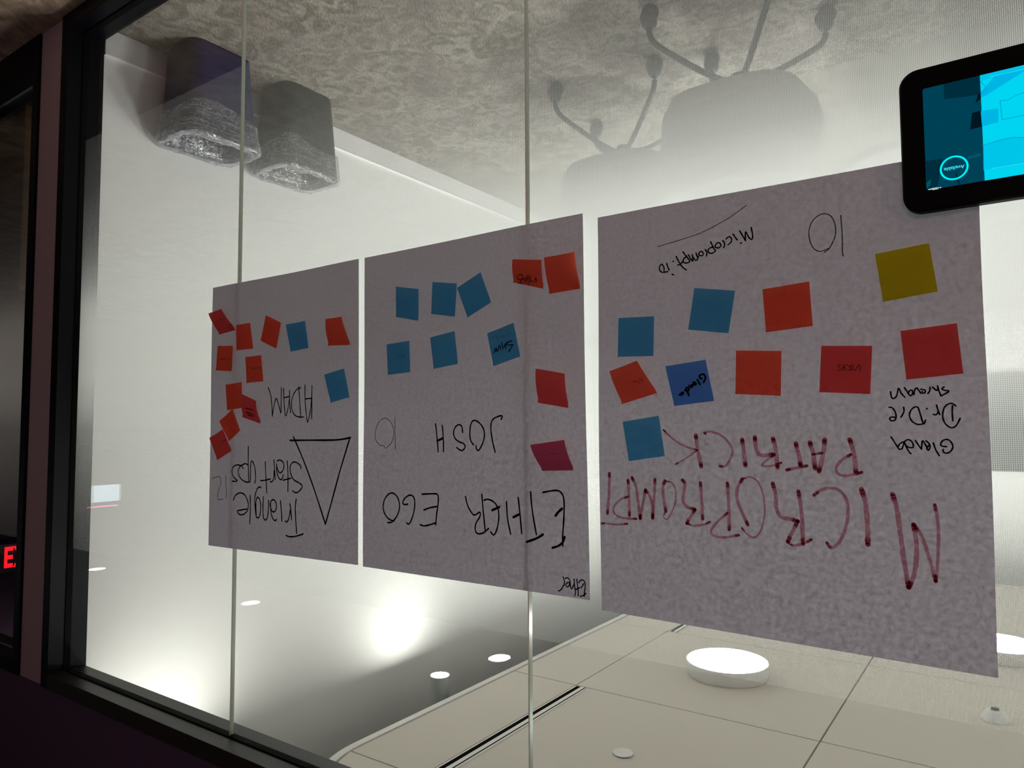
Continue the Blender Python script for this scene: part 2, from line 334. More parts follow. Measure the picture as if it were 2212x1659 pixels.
# ------------------------------------------------------------------ windows
def pane(x0, x1, z0, z1, parent, y=YW, t=.012):
    bm = bmesh.new(); fs = abox(bm, (x0, y-t/2, z0), (x1, y+t/2, z1))
    bm.faces.ensure_lookup_table()
    for f in bm.faces:
        f.material_index = 0 if abs(f.calc_center_median().y-y) > t*.4 else 1
    return from_bm('glass_pane', bm, parent, ('glass', 'edge'))
def film(x0, x1, parent):
    me = bpy.data.meshes.new('frosted_film'); y = YW+.0068; a, b = Z0-1.092, Z0+.435
    me.from_pydata([(x0, y, a), (x1, y, a), (x1, y, b), (x0, y, b)], [], [(0, 1, 2, 3)])
    return link('frosted_film', me, parent, ('film',))
SZ = .055                                         # top of the frame sill
w1 = empty('window_1', (JX, YW, 0), kind='structure')
def framebar(name, a, b, par): return box(name, a, b, 'frame', par, bev=.0015)
framebar('frame_jamb', (JX, YW-.065, 0), (JX+.05, YW+.067, FO), w1)
box('frame_head', (-4.0, YW-.065, HZ), (JX, YW+.062, FO), 'frame_head', w1, bev=.0015)
framebar('frame_sill', (-4.0, YW-.065, 0), (JX, YW+.062, SZ), w1)
for nm, a, b in (('glazing_gasket', (JX-.004, YW-.011, SZ), (JX, YW+.010, HZ)), ('glazing_gasket', (-4, YW-.011, HZ-.004), (JX, YW+.010, HZ)), ('glazing_gasket', (-4, YW-.011, SZ), (JX, YW+.010, SZ+.004))):
    box(nm, a, b, 'gasket', w1)
JT = [JX-.002, 1.857, .840, -.177, -1.194, -2.211, -3.228]
for i in range(len(JT)-1):
    x1, x0 = JT[i]-.0016, JT[i+1]+.0016
    pane(x0, x1, SZ+.002, HZ-.002, w1); film(x0, x1, w1)
    box('joint_seal', (x0-.0031, YW-.0055, SZ+.004), (x0-.0001, YW+.0055, HZ-.004), 'seal', w1)
w2 = empty('window_2', (3.08, YW, 0), kind='structure')
framebar('frame_jamb', (3.101, YW-.065, 0), (3.150, YW+.062, FO), w2)
framebar('frame_jamb', (8.55, YW-.065, 0), (8.6, YW+.062, FO), w2)
framebar('frame_head', (3.15, YW-.065, HZ), (8.55, YW+.062, FO), w2)
framebar('frame_sill', (3.15, YW-.065, 0), (8.55, YW+.062, .13), w2)
framebar('frame_mullion', (5.2, YW-.05, .13), (5.26, YW+.05, HZ), w2)
for x0, x1 in ((3.151, 5.199), (5.261, 8.549)):
    pane(x0, x1, .131, HZ-.001, w2); film(x0, x1, w2)
# ------------------------------------------------------------------ ceiling of square panels hung inside the room
CZ = Z0+1.37
XB = [-3.34, -2.9, -1.68, -.46, .76, 1.98, 2.42]; YB = [1.75, 2.19, 3.41, 4.63, 5.85, 7.07, 7.55]
def rrect(x0, y0, x1, y1, r, n=10):
    P = []
    for cx, cy, a0 in ((x1-r, y1-r, 0), (x0+r, y1-r, 90), (x0+r, y0+r, 180), (x1-r, y0+r, 270)):
        for i in range(n+1):
            a = math.radians(a0+90*i/n); P.append((cx+r*math.cos(a), cy+r*math.sin(a)))
    return P
ceil = empty('ceiling', (0, 4, CZ), kind='structure')
bm = bmesh.new(); extrude_poly(bm, rrect(-3.33, 1.76, 2.41, 7.54, .49), CZ+.022, CZ+.05); from_bm('backing', bm, ceil, ('backing',))
o_, i_ = rrect(-3.34, 1.75, 2.42, 7.55, .5, 16), rrect(-3.305, 1.785, 2.385, 7.515, .465, 16)
bm = bmesh.new(); n = len(o_)
for (pa, pb, za, zb) in ((o_, i_, CZ-.004, CZ-.004), (o_, o_, CZ-.004, CZ+.07), (i_, i_, CZ-.004, CZ+.03), (o_, i_, CZ+.07, CZ+.07)):
    for i in range(n):
        j = (i+1) % n; bm.faces.new([bm.verts.new((*q, z)) for q, z in ((pa[i], za), (pa[j], za), (pb[j], zb), (pb[i], zb))])
bmesh.ops.remove_doubles(bm, verts=bm.verts, dist=1e-5)
from_bm('edge_trim', bm, ceil, ('trim',))
def clip_corner(x0, y0, x1, y1, g=.004):
    x0 = max(x0, -3.30); y0 = max(y0, 1.79); x1 = min(x1, 2.38); y1 = min(y1, 7.51)
    P = [(x0+g, y0+g), (x1-g, y0+g), (x1-g, y1-g), (x0+g, y1-g)]
    R = .455; Q = []
    for (px, py) in P:
        cx = 2.38-.46 if px > 2.3 else (-3.30+.46 if px < -3.2 else None); cy = 1.79+.46 if py < 1.9 else (7.51-.46 if py > 7.4 else None)
        if cx is None or cy is None: Q.append((px, py)); continue
        sx = 1 if px > cx else -1; sy = 1 if py > cy else -1
        xa, ya = min(x1-g, max(x0+g, cx)), min(y1-g, max(y0+g, cy))      # piece of the arc inside this panel
        A = []
        for k in range(13):
            t = math.radians(90*k/12); qx, qy = cx+sx*R*math.cos(t), cy+sy*R*math.sin(t)
            if x0+g-1e-6 <= qx <= x1-g+1e-6 and y0+g-1e-6 <= qy <= y1-g+1e-6: A.append((qx, qy))
        if (sx > 0) == (sy < 0): A = A[::-1]
        Q += A if A else [(px, py)]
    return Q
for i in range(6):
    for j in range(6):
        bm = bmesh.new(); extrude_poly(bm, clip_corner(XB[i], YB[j], XB[i+1], YB[j+1]), CZ, CZ+.02)
        from_bm('ceiling_tile', bm, ceil, ('tile',))
def slot(y0, y1, label):
    s = empty('slot_diffuser', (1.94, (y0+y1)/2, CZ), label=label, cat='air vent', group='slot air diffusers in the panel ceiling')
    x1 = 1.974
    box('flange', (x1-.010, y0, CZ-.003), (x1, y1, CZ+.002), 'trim', s)
    box('slot', (x1-.034, y0+.004, CZ-.0045), (x1-.010, y1-.004, CZ+.001), 'slot_black', s)
    box('blade', (x1-.056, y0, CZ-.005), (x1-.034, y1, CZ+.002), 'trim', s)
    box('slot', (x1-.062, y0, CZ-.0048), (x1-.056, y1, CZ+.001), 'slot_black', s)
    box('flange', (x1-.070, y0, CZ-.004), (x1-.062, y1, CZ+.001), 'trim', s)
slot(2.20, 3.395, 'long narrow slot diffuser with black gap in nearest ceiling row')
slot(4.645, 5.84, 'far slot diffuser, only its end showing below the red-lettered sheet')
discs = [((1.37, 4.02), 'large glowing disc ceiling light below the red-lettered sheet'), ((.15, 5.24), 'half-hidden glowing disc light at the right edge, beyond the corner of the sheet'),
         ((.15, 2.80), 'glowing disc ceiling light cut off at the bottom right corner')]
hidlab = ['far glowing disc light hidden behind the largest paper sheet', 'glowing disc light just outside the right edge, in the second row', 'glowing disc light outside the right edge, near the far wall', 'glowing disc light outside the right edge, near the glass wall', 'glowing disc light outside the right edge, furthest from the side wall']
hid = [(1.37, 6.46), (-1.07, 4.02), (-1.07, 6.46), (-2.29, 2.80), (-2.29, 5.24)]
for (x, y), lab in discs + list(zip(hid, hidlab)):
    d = empty('ceiling_light', (x, y, CZ), label=lab, cat='ceiling light', group='round disc ceiling lights')
    bm = bmesh.new(); lathe(bm, (x, y, CZ), [(.205, .004), (.215, -.004), (.224, -.07), (.222, -.078), (.214, -.078)], 48); from_bm('housing', bm, d, ('white_metal',), True)
    bm = bmesh.new(); lathe(bm, (x, y, CZ), [(.213, -.077), (.213, -.081), (.16, -.083)], 48); from_bm('diffuser', bm, d, ('disc',))
for y, lab in ((2.98, 'bright bare cylinder downlight hanging between side wall and panel ceiling'), (1.62, 'cylinder downlight above the window head lighting the side wall')):
    d = empty('cylinder_downlight', (2.56, y, Z0+1.307), label=lab, cat='pendant light', group='cylinder downlights along the side wall')
    bm = bmesh.new(); lathe(bm, (2.56, y, Z0+1.307), [(.046, .012), (.049, 0), (.049, .45)], 32); from_bm('cylinder', bm, d, ('cylmat',), False)
    bm = bmesh.new(); lathe(bm, (2.56, y, Z0+1.307), [(.044, .003), (.044, -.0005)], 32); from_bm('lamp', bm, d, ('cyl_l',))
    bm = bmesh.new(); lathe(bm, (2.56, y, Z0+1.757), [(.006, 0), (.006, .383)], 8); from_bm('stem', bm, d, ('cylmat',))
c = empty('sprinkler_cover', (1.41, 2.815, CZ), label='small white round sprinkler cover on the nearest ceiling panel', cat='sprinkler')
bm = bmesh.new(); lathe(bm, (1.41, 2.815, CZ), [(.041, -.004), (.042, -.006), (.041, -.008)], 32); from_bm('plate', bm, c, ('white_metal',))
bm = bmesh.new(); lathe(bm, (1.41, 2.815, CZ), [(.036, .001), (.036, -.0045)], 24); from_bm('shadow_ring', bm, c, ('slot_black',))  # black ring imitates the shadow gap between cover and panel
c = empty('reflection_dome', (.14, 4.11, CZ), label='small clear cone-shaped sensor standing in for a corridor fixture reflected in the glass, near the right edge', cat='sensor')  # made-up ceiling piece in place of a corridor fixture's reflection in the glass
bm = bmesh.new(); lathe(bm, (.14, 4.11, CZ), [(.062, 0), (.06, -.01), (.036, -.045), (.03, -.048)], 32); from_bm('cone', bm, c, ('white_metal',), True)
bm = bmesh.new(); lathe(bm, (.14, 4.11, CZ), [(.018, -.047), (.016, -.056)], 24); from_bm('lens', bm, c, ('chair_metal',), True)
# corridor downlights: their reflections show in the glass
for x, lab in ((2.55, 'small round corridor downlight mirrored in the glass next to the cylinder downlight'), (4.94, 'small round corridor downlight mirrored in the glass just below the triangle sheet'), (7.37, 'small round corridor downlight mirrored in the glass beside the black frame')):
    d = empty('corridor_downlight', (x, -.98, 2.92), label=lab, cat='downlight', group='corridor downlights in one row')
    bm = bmesh.new(); lathe(bm, (x, -.98, 2.92), [(.075, 0), (.072, -.006), (.06, -.007)], 32); from_bm('ring', bm, d, ('white_metal',))
    bm = bmesh.new(); lathe(bm, (x, -.98, 2.92), [(.058, -.0071), (.058, -.009)], 32); from_bm('lens', bm, d, ('down_l',))
# ------------------------------------------------------------------ far display and board seen faintly through the film
t = empty('wall_display', (-.4, 7.95, 1.5), label='large dark wall display on the far wall, seen through the dotted film', cat='display')
box('screen', (-1.15, 7.952, Z0-.46), (.42, 7.96, Z0+.41), 'tvblack', t); box('bezel', (-1.16, 7.961, Z0-.47), (.43, 8.0, Z0+.42), 'frame', t)
t = empty('whiteboard', (JX, 5.5, 1.5), label='white wall board on the side wall, glimpsed between two paper sheets', cat='whiteboard')
bm = bmesh.new(); P = rrect(4.4, Z0-.65, 6.6, Z0+.42, .05, 5)
lo = [bm.verts.new((JX-.004, a, b)) for a, b in P]; hi = [bm.verts.new((JX-.022, a, b)) for a, b in P]; bm.faces.new(lo); bm.faces.new(hi)
for i in range(len(P)): bm.faces.new((lo[i], lo[(i+1) % len(P)], hi[(i+1) % len(P)], hi[i]))
from_bm('board', bm, t, ('white_metal',))
box('tray', (JX-.06, 4.8, Z0-.68), (JX-.004, 6.2, Z0-.665), 'trim', t)
# ------------------------------------------------------------------ waste bins with clear liners
def loop(x0, y0, x1, y1, r, z, n=6, jit=0, rs=None):
    P = []
    for cx, cy, a0 in ((x1-r, y1-r, 0), (x0+r, y1-r, 90), (x0+r, y0+r, 180), (x1-r, y0+r, 270)):
        for i in range(n+1):
            a = math.radians(a0+90*i/n); P.append(Vector((cx+r*math.cos(a), cy+r*math.sin(a), z)))
    if jit:
        Q = []
        for i, p in enumerate(P):
            q = P[(i+1) % len(P)]; m_ = max(1, int((q-p).length/.02))
            for k in range(m_): Q.append(p.lerp(q, k/m_))
        P = [p+Vector((rs.uniform(-jit, jit), rs.uniform(-jit, jit), rs.uniform(-jit, jit))) for p in Q]
    return P
def skin(bm, loops, cap0=False, cap1=False):
    V = [[bm.verts.new(p) for p in L] for L in loops]; n = len(V[0])
    for a, b in zip(V, V[1:]):
        for i in range(n): bm.faces.new((a[i], a[(i+1) % n], b[(i+1) % n], b[i]))
    if cap0: bm.faces.new(V[0])
    if cap1: bm.faces.new(V[-1])
def bin_(y, mat, label, seed):
    t = empty('waste_bin', (2.73, y+.15, 0), label=label, cat='waste bin', group='waste bins against the side wall')
    B = (2.615, y, 2.835, y+.285); T = (2.592, y-.022, 2.846, y+.31); H = .385
    bm = bmesh.new()
    def lv(k, ins=0): a = [B[i]+(T[i]-B[i])*k for i in range(4)]; return (a[0]+ins, a[1]+ins, a[2]-ins, a[3]-ins)
    L = [loop(*lv(0), .06, 0.0), loop(*lv(.02), .06, .008)]+[loop(*lv(k/6), .06, H*k/6) for k in range(1, 7)]
    L += [loop(*lv(1, -.004), .062, H+.004), loop(*lv(1, .004), .058, H+.004), loop(*lv(.9, .004), .058, H*.9), loop(*lv(.05, .004), .056, .012)]
    skin(bm, L, True, True); from_bm('body', bm, t, (mat,), True)
    rs = random.Random(seed); bm = bmesh.new()
    def ll(k, ins, z, j): q = lv(k, ins); return loop(*q, .06, z, 6, j, rs)
    base = loop(*lv(1, 0), .06, 0, 6, 1e-9, rs); N = len(base)
    prof = [(.66, -.006, .265, .003), (.72, -.007, .285, .004), (.85, -.009, .33, .004), (.98, -.012, .375, .005), (1.03, -.012, .40, .006), (1.02, .008, .408, .006), (.9, .03, .36, .010), (.75, .05, .30, .014), (.5, .07, .22, .014)]
    Ls = []
    for k, ins, z, j in prof:
        P = []
        c = Vector((sum(p.x for p in base)/N, sum(p.y for p in base)/N, 0))
        q = lv(k); sx = (q[2]-q[0]-2*ins)/(T[2]-T[0]); sy = (q[3]-q[1]-2*ins)/(T[3]-T[1])
        for i, p in enumerate(base):
            hem = .018*math.sin(i*.31+seed) if k < .7 else 0
            P.append(Vector((min(c.x+(p.x-c.x)*sx+rs.uniform(-j, j), JX-.005), c.y+(p.y-c.y)*sy+rs.uniform(-j, j), z+rs.uniform(-j, j)*.6+hem)))
        Ls.append(P)
    skin(bm, Ls); from_bm('liner', bm, t, ('liner',), True)
    return t
bin_(1.548, 'bin_blue', 'navy blue waste bin with crumpled clear liner, standing nearest the glass', 3)
bin_(1.995, 'bin_grey', 'charcoal grey waste bin with clear liner, behind the blue one', 8)
# ------------------------------------------------------------------ swivel chairs seen hazily through the film
def chair(cx, cy, rot, label):
    t = empty('swivel_chair', (cx, cy, 0), label=label, cat='chair', group='grey swivel chairs behind the film')
    for k in range(4):
        a = rot+k*math.pi/2; ux, uy = math.cos(a), math.sin(a); r = .33
        bm = bmesh.new(); tube(bm, smooth_pts([(cx, cy, .30), (cx+ux*.12, cy+uy*.12, .255), (cx+ux*.27, cy+uy*.27, .17), (cx+ux*.315, cy+uy*.315, .135), (cx+ux*r, cy+uy*r, .10), (cx+ux*r, cy+uy*r, .055)], 4), .0115, 10)
        leg = from_bm('leg', bm, t, ('chair_metal',), True)
        bm = bmesh.new()
        for s in (-1, 1):
            c = Vector((cx+ux*r, cy+uy*r, .033)); n_ = Vector((-uy, ux, 0)); ring = []
            for off in (.004, .024):
                ring.append([bm.verts.new(c+n_*s*off+Vector((ux*math.cos(b)*.032, uy*math.cos(b)*.032, math.sin(b)*.032))) for b in [2*math.pi*i/18 for i in range(18)]])
            for i in range(18): bm.faces.new((ring[0][i], ring[0][(i+1) % 18], ring[1][(i+1) % 18], ring[1][i]))
            bm.faces.new(ring[0]); bm.faces.new(ring[1])
        lathe(bm, (cx+ux*r, cy+uy*r, .022), [(.026, 0), (.030, .022), (.027, .05), (.018, .062)], 16)
        from_bm('caster', bm, t, ('caster',), True)
    bm = bmesh.new(); lathe(bm, (cx, cy, .26), [(.03, 0), (.035, .03), (.028, .06), (.026, .15)], 20); from_bm('column', bm, t, ('chair_metal',), True)
    n = 40; L = []                                    # moulded tub: low in front, high behind
    def rim(a): return .47+.28*(.5-.5*math.cos(min(1, max(0, (math.pi-abs((a-rot-math.pi) % (2*math.pi)-math.pi))/1.3))*math.pi))
    def sq(a, r): c_, s_ = math.cos(a), math.sin(a); k = (abs(c_)**3.2+abs(s_)**3.2)**(-1/3.2); return (cx+r*k*c_, cy+r*k*s_)
    for f, r in ((0, .11), (.0, .18), (.06, .23), (.2, .256), (.6, .27), (.95, .278), (1.0, .27), (.97, .252), (.6, .236), (.45, .225)):
        L.append([Vector((*sq(2*math.pi*i/n, r), .345+(rim(2*math.pi*i/n)-.345)*f)) for i in range(n)])
    bm = bmesh.new(); skin(bm, L, True); from_bm('shell', bm, t, ('shell',), True)
    bm = bmesh.new(); skin(bm, [[Vector((*sq(2*math.pi*i/n, r), z)) for i in range(n)] for r, z in ((.10, .37), (.208, .375), (.218, .41), (.205, .44), (.12, .452))], True, True); from_bm('cushion', bm, t, ('shell',), True)
def table(x0, y0, x1, y1):
    t = empty('meeting_table', ((x0+x1)/2, (y0+y1)/2, 0), label='large meeting table, its shaded underside dim behind the film', cat='table')
    bm = bmesh.new(); extrude_poly(bm, rrect(x0, y0, x1, y1, .25, 8), .715, .745); from_bm('tabletop', bm, t, ('tabletop',))
    for fx in (.2, .8):
        for fy in (.12, .88):
            cx_, cy_ = x0+(x1-x0)*fx, y0+(y1-y0)*fy
            bm = bmesh.new(); tube(bm, [(cx_, cy_, .0), (cx_, cy_, .715)], .028, 14); from_bm('leg', bm, t, ('chair_metal',), True)
    box('cable_box', ((x0+x1)/2-.35, y0+.9, .45), ((x0+x1)/2+.35, y1-.9, .70), 'chair_metal', t, bev=.01)
table(-2.3, 2.35, .46, 6.2)
chair(1.455, 2.99, math.radians(-50), 'hazy grey swivel chair on four casters, seen whole beside the glass joint')
chair(.80, 2.62, math.radians(-36), 'hazier grey swivel chair nearer the glass, one dark caster showing')
# ------------------------------------------------------------------ next room and corridor things
E0, E1 = atX(11, 1205, 6.1), atX(30, 1205, 6.1)
ez = (E0.z+E1.z)/2; ew = abs(E0.y-E1.y); eh = .15
cu = bpy.data.curves.new('exit_text', 'FONT'); cu.body = 'EXIT'; cu.size = .205; cu.extrude = .002; cu.offset = .006; cu.space_character = 1.12
def text_mesh(cu):
    to = bpy.data.objects.new('tmp', cu); C.objects.link(to); dg = bpy.context.evaluated_depsgraph_get(); dg.update()
    me = bpy.data.meshes.new_from_object(to.evaluated_get(dg)); bpy.data.objects.remove(to); return me
ex = empty('exit_sign', (6.1, E0.y, ez), label='red lit exit sign hanging in the dark next room, seen from behind', cat='exit sign')
me = text_mesh(cu); me.transform(Matrix(((0, 0, 1, 6.1), (.60, 0, 0, E0.y-.01), (0, 1, 0, ez-.075), (0, 0, 0, 1)))); link('letters', me, ex, ('exit',))
ymin = min(E0.y, E1.y)-.05
bm = bmesh.new(); abox(bm, (6.103, ymin, ez-.10), (6.107, ymin+.56, ez+.10)); from_bm('panel', bm, ex, ('glass',))
box('mount', (6.08, ymin, ez+.10), (6.13, ymin+.56, ez+.125), 'tabblack', ex)
Pa, Pb = atX(50, 285, 3.72), atX(84, 285, 3.72)
t = empty('wood_cabinet', (3.9, Pb.y, 0), label='brown wooden cabinet end showing low in the next room window', cat='cabinet')
box('side_panel', (3.72, Pa.y+.001, .05), (4.1, max(Pa.y+.05, Pb.y), .9), 'wood', t, bev=.002); box('plinth', (3.75, Pa.y+.01, 0), (4.08, max(Pa.y+.04, Pb.y-.01), .05), 'tvblack', t)
t = empty('storage_cabinet', (3.9, Pa.y-.02, 0), label='narrow black cabinet edge beside the brown one in the next room', cat='cabinet')
box('body', (3.70, YW+.075, .05), (4.1, Pa.y, 1.25), 'gasket', t, bev=.002); box('plinth', (3.74, YW+.08, 0), (4.08, Pa.y-.002, .05), 'tvblack', t)
P0 = atX(14, 1368, 7.4)
t = empty('window_blind', (7.4, P0.y, P0.z), label='pale horizontal slats high in the dark next room', cat='blind')
for k in range(3): box('slat', (7.38, P0.y-.12, P0.z-.06+k*.06), (7.42, P0.y+.5, P0.z-.028+k*.06), 'book', t)
lamp('next_room_light', 'POINT', (4.4, 2.6, 2.2), (1, .9, .82), 26, shadow_soft_size=.2)
t = empty('corridor_display', (10.0, -2.31, 2.41), label='small pale blue corridor display mirrored in the glass', cat='display')
box('screen', (9.98, -2.49, 2.30), (9.99, -2.13, 2.52), 'disp', t); box('case', (9.991, -2.51, 2.27), (10.03, -2.11, 2.55), 'tabblack', t)
box('bracket', (10.031, -2.35, 2.38), (10.5, -2.27, 2.44), 'tabblack', t)
t = empty('light_strip', (10.3, -2.3, 2.60), label='thin pink light strip above the corridor display, mirrored in the glass', cat='light strip')
box('tube', (10.1, -2.52, 2.585), (10.11, -2.08, 2.60), 'disp_pink', t); box('rail', (10.111, -2.54, 2.58), (10.5, -2.06, 2.61), 'tabblack', t)
# ------------------------------------------------------------------ paper sheets, sticky notes, handwriting
PY = YW-.0062-.0030                               # mean plane of the paper
def warp(x, z): return .0012*math.sin(3.1*x+1.0)*math.sin(2.3*z)+.0007*math.sin(9*x+4*z)
def onpaper(x, y, lift=0):
    p = at(x, y, PY); p = Vector((p.x, PY+warp(p.x, p.z)-lift, p.z)); return p
SH = [[(460,622),(776,560),(773,1221),(451,1178)], [(789,557),(1258,461),(1274,1297),(783,1224)], [(1291,470),(2112,318),(2158,1465),(1298,1318)]]
SL = ['paper sheet with black triangle drawing, nearest the black frame', 'middle paper sheet with two columns of blue notes and black capitals', 'largest, nearest paper sheet with red marker capitals and a yellow note']
sheets = []
def wob(k, t): return .0009*math.sin(2.2*t*3.14+k*2.1)+.0004*math.sin(9*t+k)
for s, (q, lab) in enumerate(zip(SH, SL)):
    c = [at(*p_, PY) for p_ in q]; org = sum(c, Vector())/4; org.y = PY
    nx, nz = 26, 32; V = []; F = []
    for j in range(nz+1):
        v = j/nz; L = c[0].lerp(c[3], v); R_ = c[1].lerp(c[2], v)
        for i in range(nx+1):
            u = i/nx; p = L.lerp(R_, u); p.x += wob(s, v)*(1-u)+wob(s+4, v)*u; p.z += .8*wob(s+8, u)*(1 if j in (0,) else (1-v)*.9) if j else .8*wob(s+8, u)
            p.y = PY+warp(p.x, p.z); V.append(p)
    for j in range(nz):
        for i in range(nx):
            a = j*(nx+1)+i; F.append((a, a+1, a+nx+2, a+nx+1))
    me = bpy.data.meshes.new('paper_sheet'); me.from_pydata(V, [], F)
    me.transform(Matrix.Translation(-org))
    o = link('paper_sheet', me, None, ('paper',), True, label=lab, cat='paper sheet', group='easel paper sheets taped to the glass'); o.location = org
    sheets.append(o)
# sticky notes: four corners (photo left-top, right-top, right-bottom, left-bottom), colour, how far the loose (photo-top) edge stands off
N = [
 (3, [(1336,687),(1413,683),(1412,769),(1335,771)], 'blue', 4, 'blank blue note near sheet edge, directly over a curled red note'),
 (3, [(1500,622),(1588,628),(1574,720),(1487,712)], 'blue', 3, 'blank blue note beside the orange note under the slanted handwriting'),
 (3, [(1647,625),(1748,608),(1756,704),(1655,718)], 'orange', 3, 'blank orange-red note between the yellow note and a blue one'),
 (3, [(1890,549),(2007,525),(2026,630),(1908,652)], 'yellow', 4, 'the only yellow sticky note'),
 (3, [(1774,747),(1884,747),(1880,851),(1770,847)], 'red', 4, 'dark red note with small capitals written on it'),
 (3, [(1945,715),(2067,698),(2081,807),(1958,820)], 'red', 4, 'large blank dark red note beneath the yellow one, next to three written names'),
 (3, [(1590,757),(1688,758),(1687,855),(1589,851)], 'orange', 7, 'blank square red note between deep blue lettered note and red lettered note'),
 (3, [(1316,802),(1376,779),(1421,849),(1345,873)], 'orange', 14, 'tilted curling red note with a tiny scribble, near the sheet edge'),
 (3, [(1437,791),(1524,777),(1543,866),(1457,877)], 'navy', 8, 'deep blue note with bold dark handwriting'),
 (3, [(1345,911),(1423,898),(1437,985),(1359,996)], 'blue', 4, 'blank blue note beside the first letters of the smaller red word'),
 (2, [(855,619),(904,624),(904,693),(856,685)], 'blue', 10, 'blank darker blue note starting the row of three, by the sheet edge'),
 (2, [(934,609),(987,612),(983,684),(932,678)], 'blue', 6, 'blank blue note in the middle of the row of three'),
 (2, [(987,622),(1038,588),(1061,653),(1010,686)], 'blue', 5, 'steeply tilted blank blue note touching its neighbour'),
 (2, [(1107,560),(1170,561),(1174,624),(1109,610)], 'orange', 16, 'folded red note with black handwriting, near sheet corner'),
 (2, [(1175,556),(1241,544),(1254,624),(1187,635)], 'orange', 18, 'blank red note at the sheet corner, orange toward its stuck edge'),
 (2, [(835,744),(884,736),(887,804),(839,810)], 'blue', 4, 'blue note with a very faint scribble, close to the sheet edge'),
 (2, [(929,729),(982,715),(989,786),(937,797)], 'blue', 5, 'slightly tilted blank blue note below the row of three'),
 (2, [(1052,720),(1109,697),(1124,770),(1066,791)], 'blue', 6, 'tilted blue note with dark blue handwriting'),
 (2, [(1157,796),(1220,807),(1228,881),(1162,870)], 'red', 20, 'blank red note standing off the middle sheet, over the black capitals'),
 (2, [(1145,961),(1219,950),(1239,1016),(1171,1017)], 'red_bluish', 22, 'purplish red note lifting away, nearest the large black capitals'),
 (1, [(450,677),(478,667),(509,713),(474,723)], 'red', 16, 'bent red note overhanging the corner of the triangle sheet'),
 (1, [(510,702),(540,697),(547,753),(511,757)], 'orange', 6, 'blank red note right beside the bent overhanging one'),
 (1, [(574,681),(607,697),(597,753),(563,736)], 'orange', 6, 'blank leaning red note beside the small blue note'),
 (1, [(617,701),(659,693),(667,752),(628,760)], 'blue', 7, 'blue note in the row of red ones on the triangle sheet'),
 (1, [(703,689),(738,684),(757,745),(709,747)], 'orange', 18, 'curled blank red note alone by the inner edge of the triangle sheet'),
 (1, [(470,747),(503,747),(501,802),(467,800)], 'orange', 8, 'upright red note with faint writing, next to the sheet edge'),
 (1, [(530,771),(564,767),(569,824),(533,827)], 'orange', 8, 'upright red note with faint writing, further in from the sheet edge'),
 (1, [(700,809),(743,796),(756,858),(715,870)], 'blue', 5, 'tilted blank blue note beside the black capitals on the triangle sheet'),
 (1, [(487,831),(522,825),(524,881),(491,886)], 'orange', 6, 'blank red note partly covering a curled dark red one'),
 (1, [(522,851),(553,866),(563,915),(524,901)], 'red', 20, 'curled dark red note with dark writing, tucked behind its neighbour'),
 (1, [(473,910),(502,883),(520,930),(496,953)], 'orange', 6, 'bright orange-red diamond-tilted note overlapping the darkest one'),
 (1, [(452,946),(481,927),(502,974),(471,994)], 'red', 8, 'dark red note hanging past the sheet edge, last of the chain'),
]
notes = []
NS = 8
for idx, (s, q, col, lift, lab) in enumerate(N):
    base = .0008+.00035*(idx % 4)
    L = lift/1000.0
    A = [onpaper(*q[3], base), onpaper(*q[2], base)]                 # stuck edge
    ya = (A[0].y+A[1].y)/2
    B = [at(*q[0], ya-L), at(*q[1], ya-L)]                            # loose edge, standing L off the paper
    V = []; F = []
    for j in range(NS+1):
        t = j/NS; e = 0 if t < .12 else (t-.12)/.88
        g = 1-(1-e)**1.7 if lift > 12 else e
        for i in range(5):
            u = i/4
            p = A[0].lerp(A[1], u).lerp(B[0].lerp(B[1], u), t)
            p.y = A[0].lerp(A[1], u).y*(1-g)+(ya-L)*g + (.0015*math.sin(math.pi*u)*t if lift > 5 else 0)
            V.append(p)
    for j in range(NS):
        for i in range(4):
            a = j*5+i; F.append((a, a+1, a+6, a+5))
    me = bpy.data.meshes.new('sticky_note'); me.from_pydata(V, [], F); org = V[2].copy(); me.transform(Matrix.Translation(-org))
    o = link('sticky_note', me, None, (col,), True, label=lab, cat='sticky note', group='sticky notes on the %s sheet' % ('triangle', 'middle', 'nearest')[s-1]); o.location = org
    notes.append((o, A, B, ya, L))
def ribbon(bm, P, wd, taper=True, mi=0, zoff=0):
    P = smooth_pts(P, 4); n = len(P); vs = []; wd *= 1.12
    for i, p in enumerate(P):
        d = P[min(i+1, n-1)]-P[max(i-1, 0)]; d.y = 0
        if d.length < 1e-7: d = Vector((1, 0, 0))
        d.normalize(); nn = Vector((-d.z, 0, d.x)); k = wd/2*(1+.10*math.sin(i*1.3))
        vs.append((bm.verts.new(p+nn*k+Vector((0, zoff, 0))), bm.verts.new(p-nn*k+Vector((0, zoff, 0)))))
    for a, b in zip(vs, vs[1:]):
        f = bm.faces.new((a[0], a[1], b[1], b[0])); f.material_index = mi
    for p in (P[0], P[-1]):                         # round ends
        c = [bm.verts.new(p+Vector((math.cos(a)*wd/2, zoff-.00002, math.sin(a)*wd/2))) for a in [2*math.pi*i/10 for i in range(10)]]
        f = bm.faces.new(c); f.material_index = mi
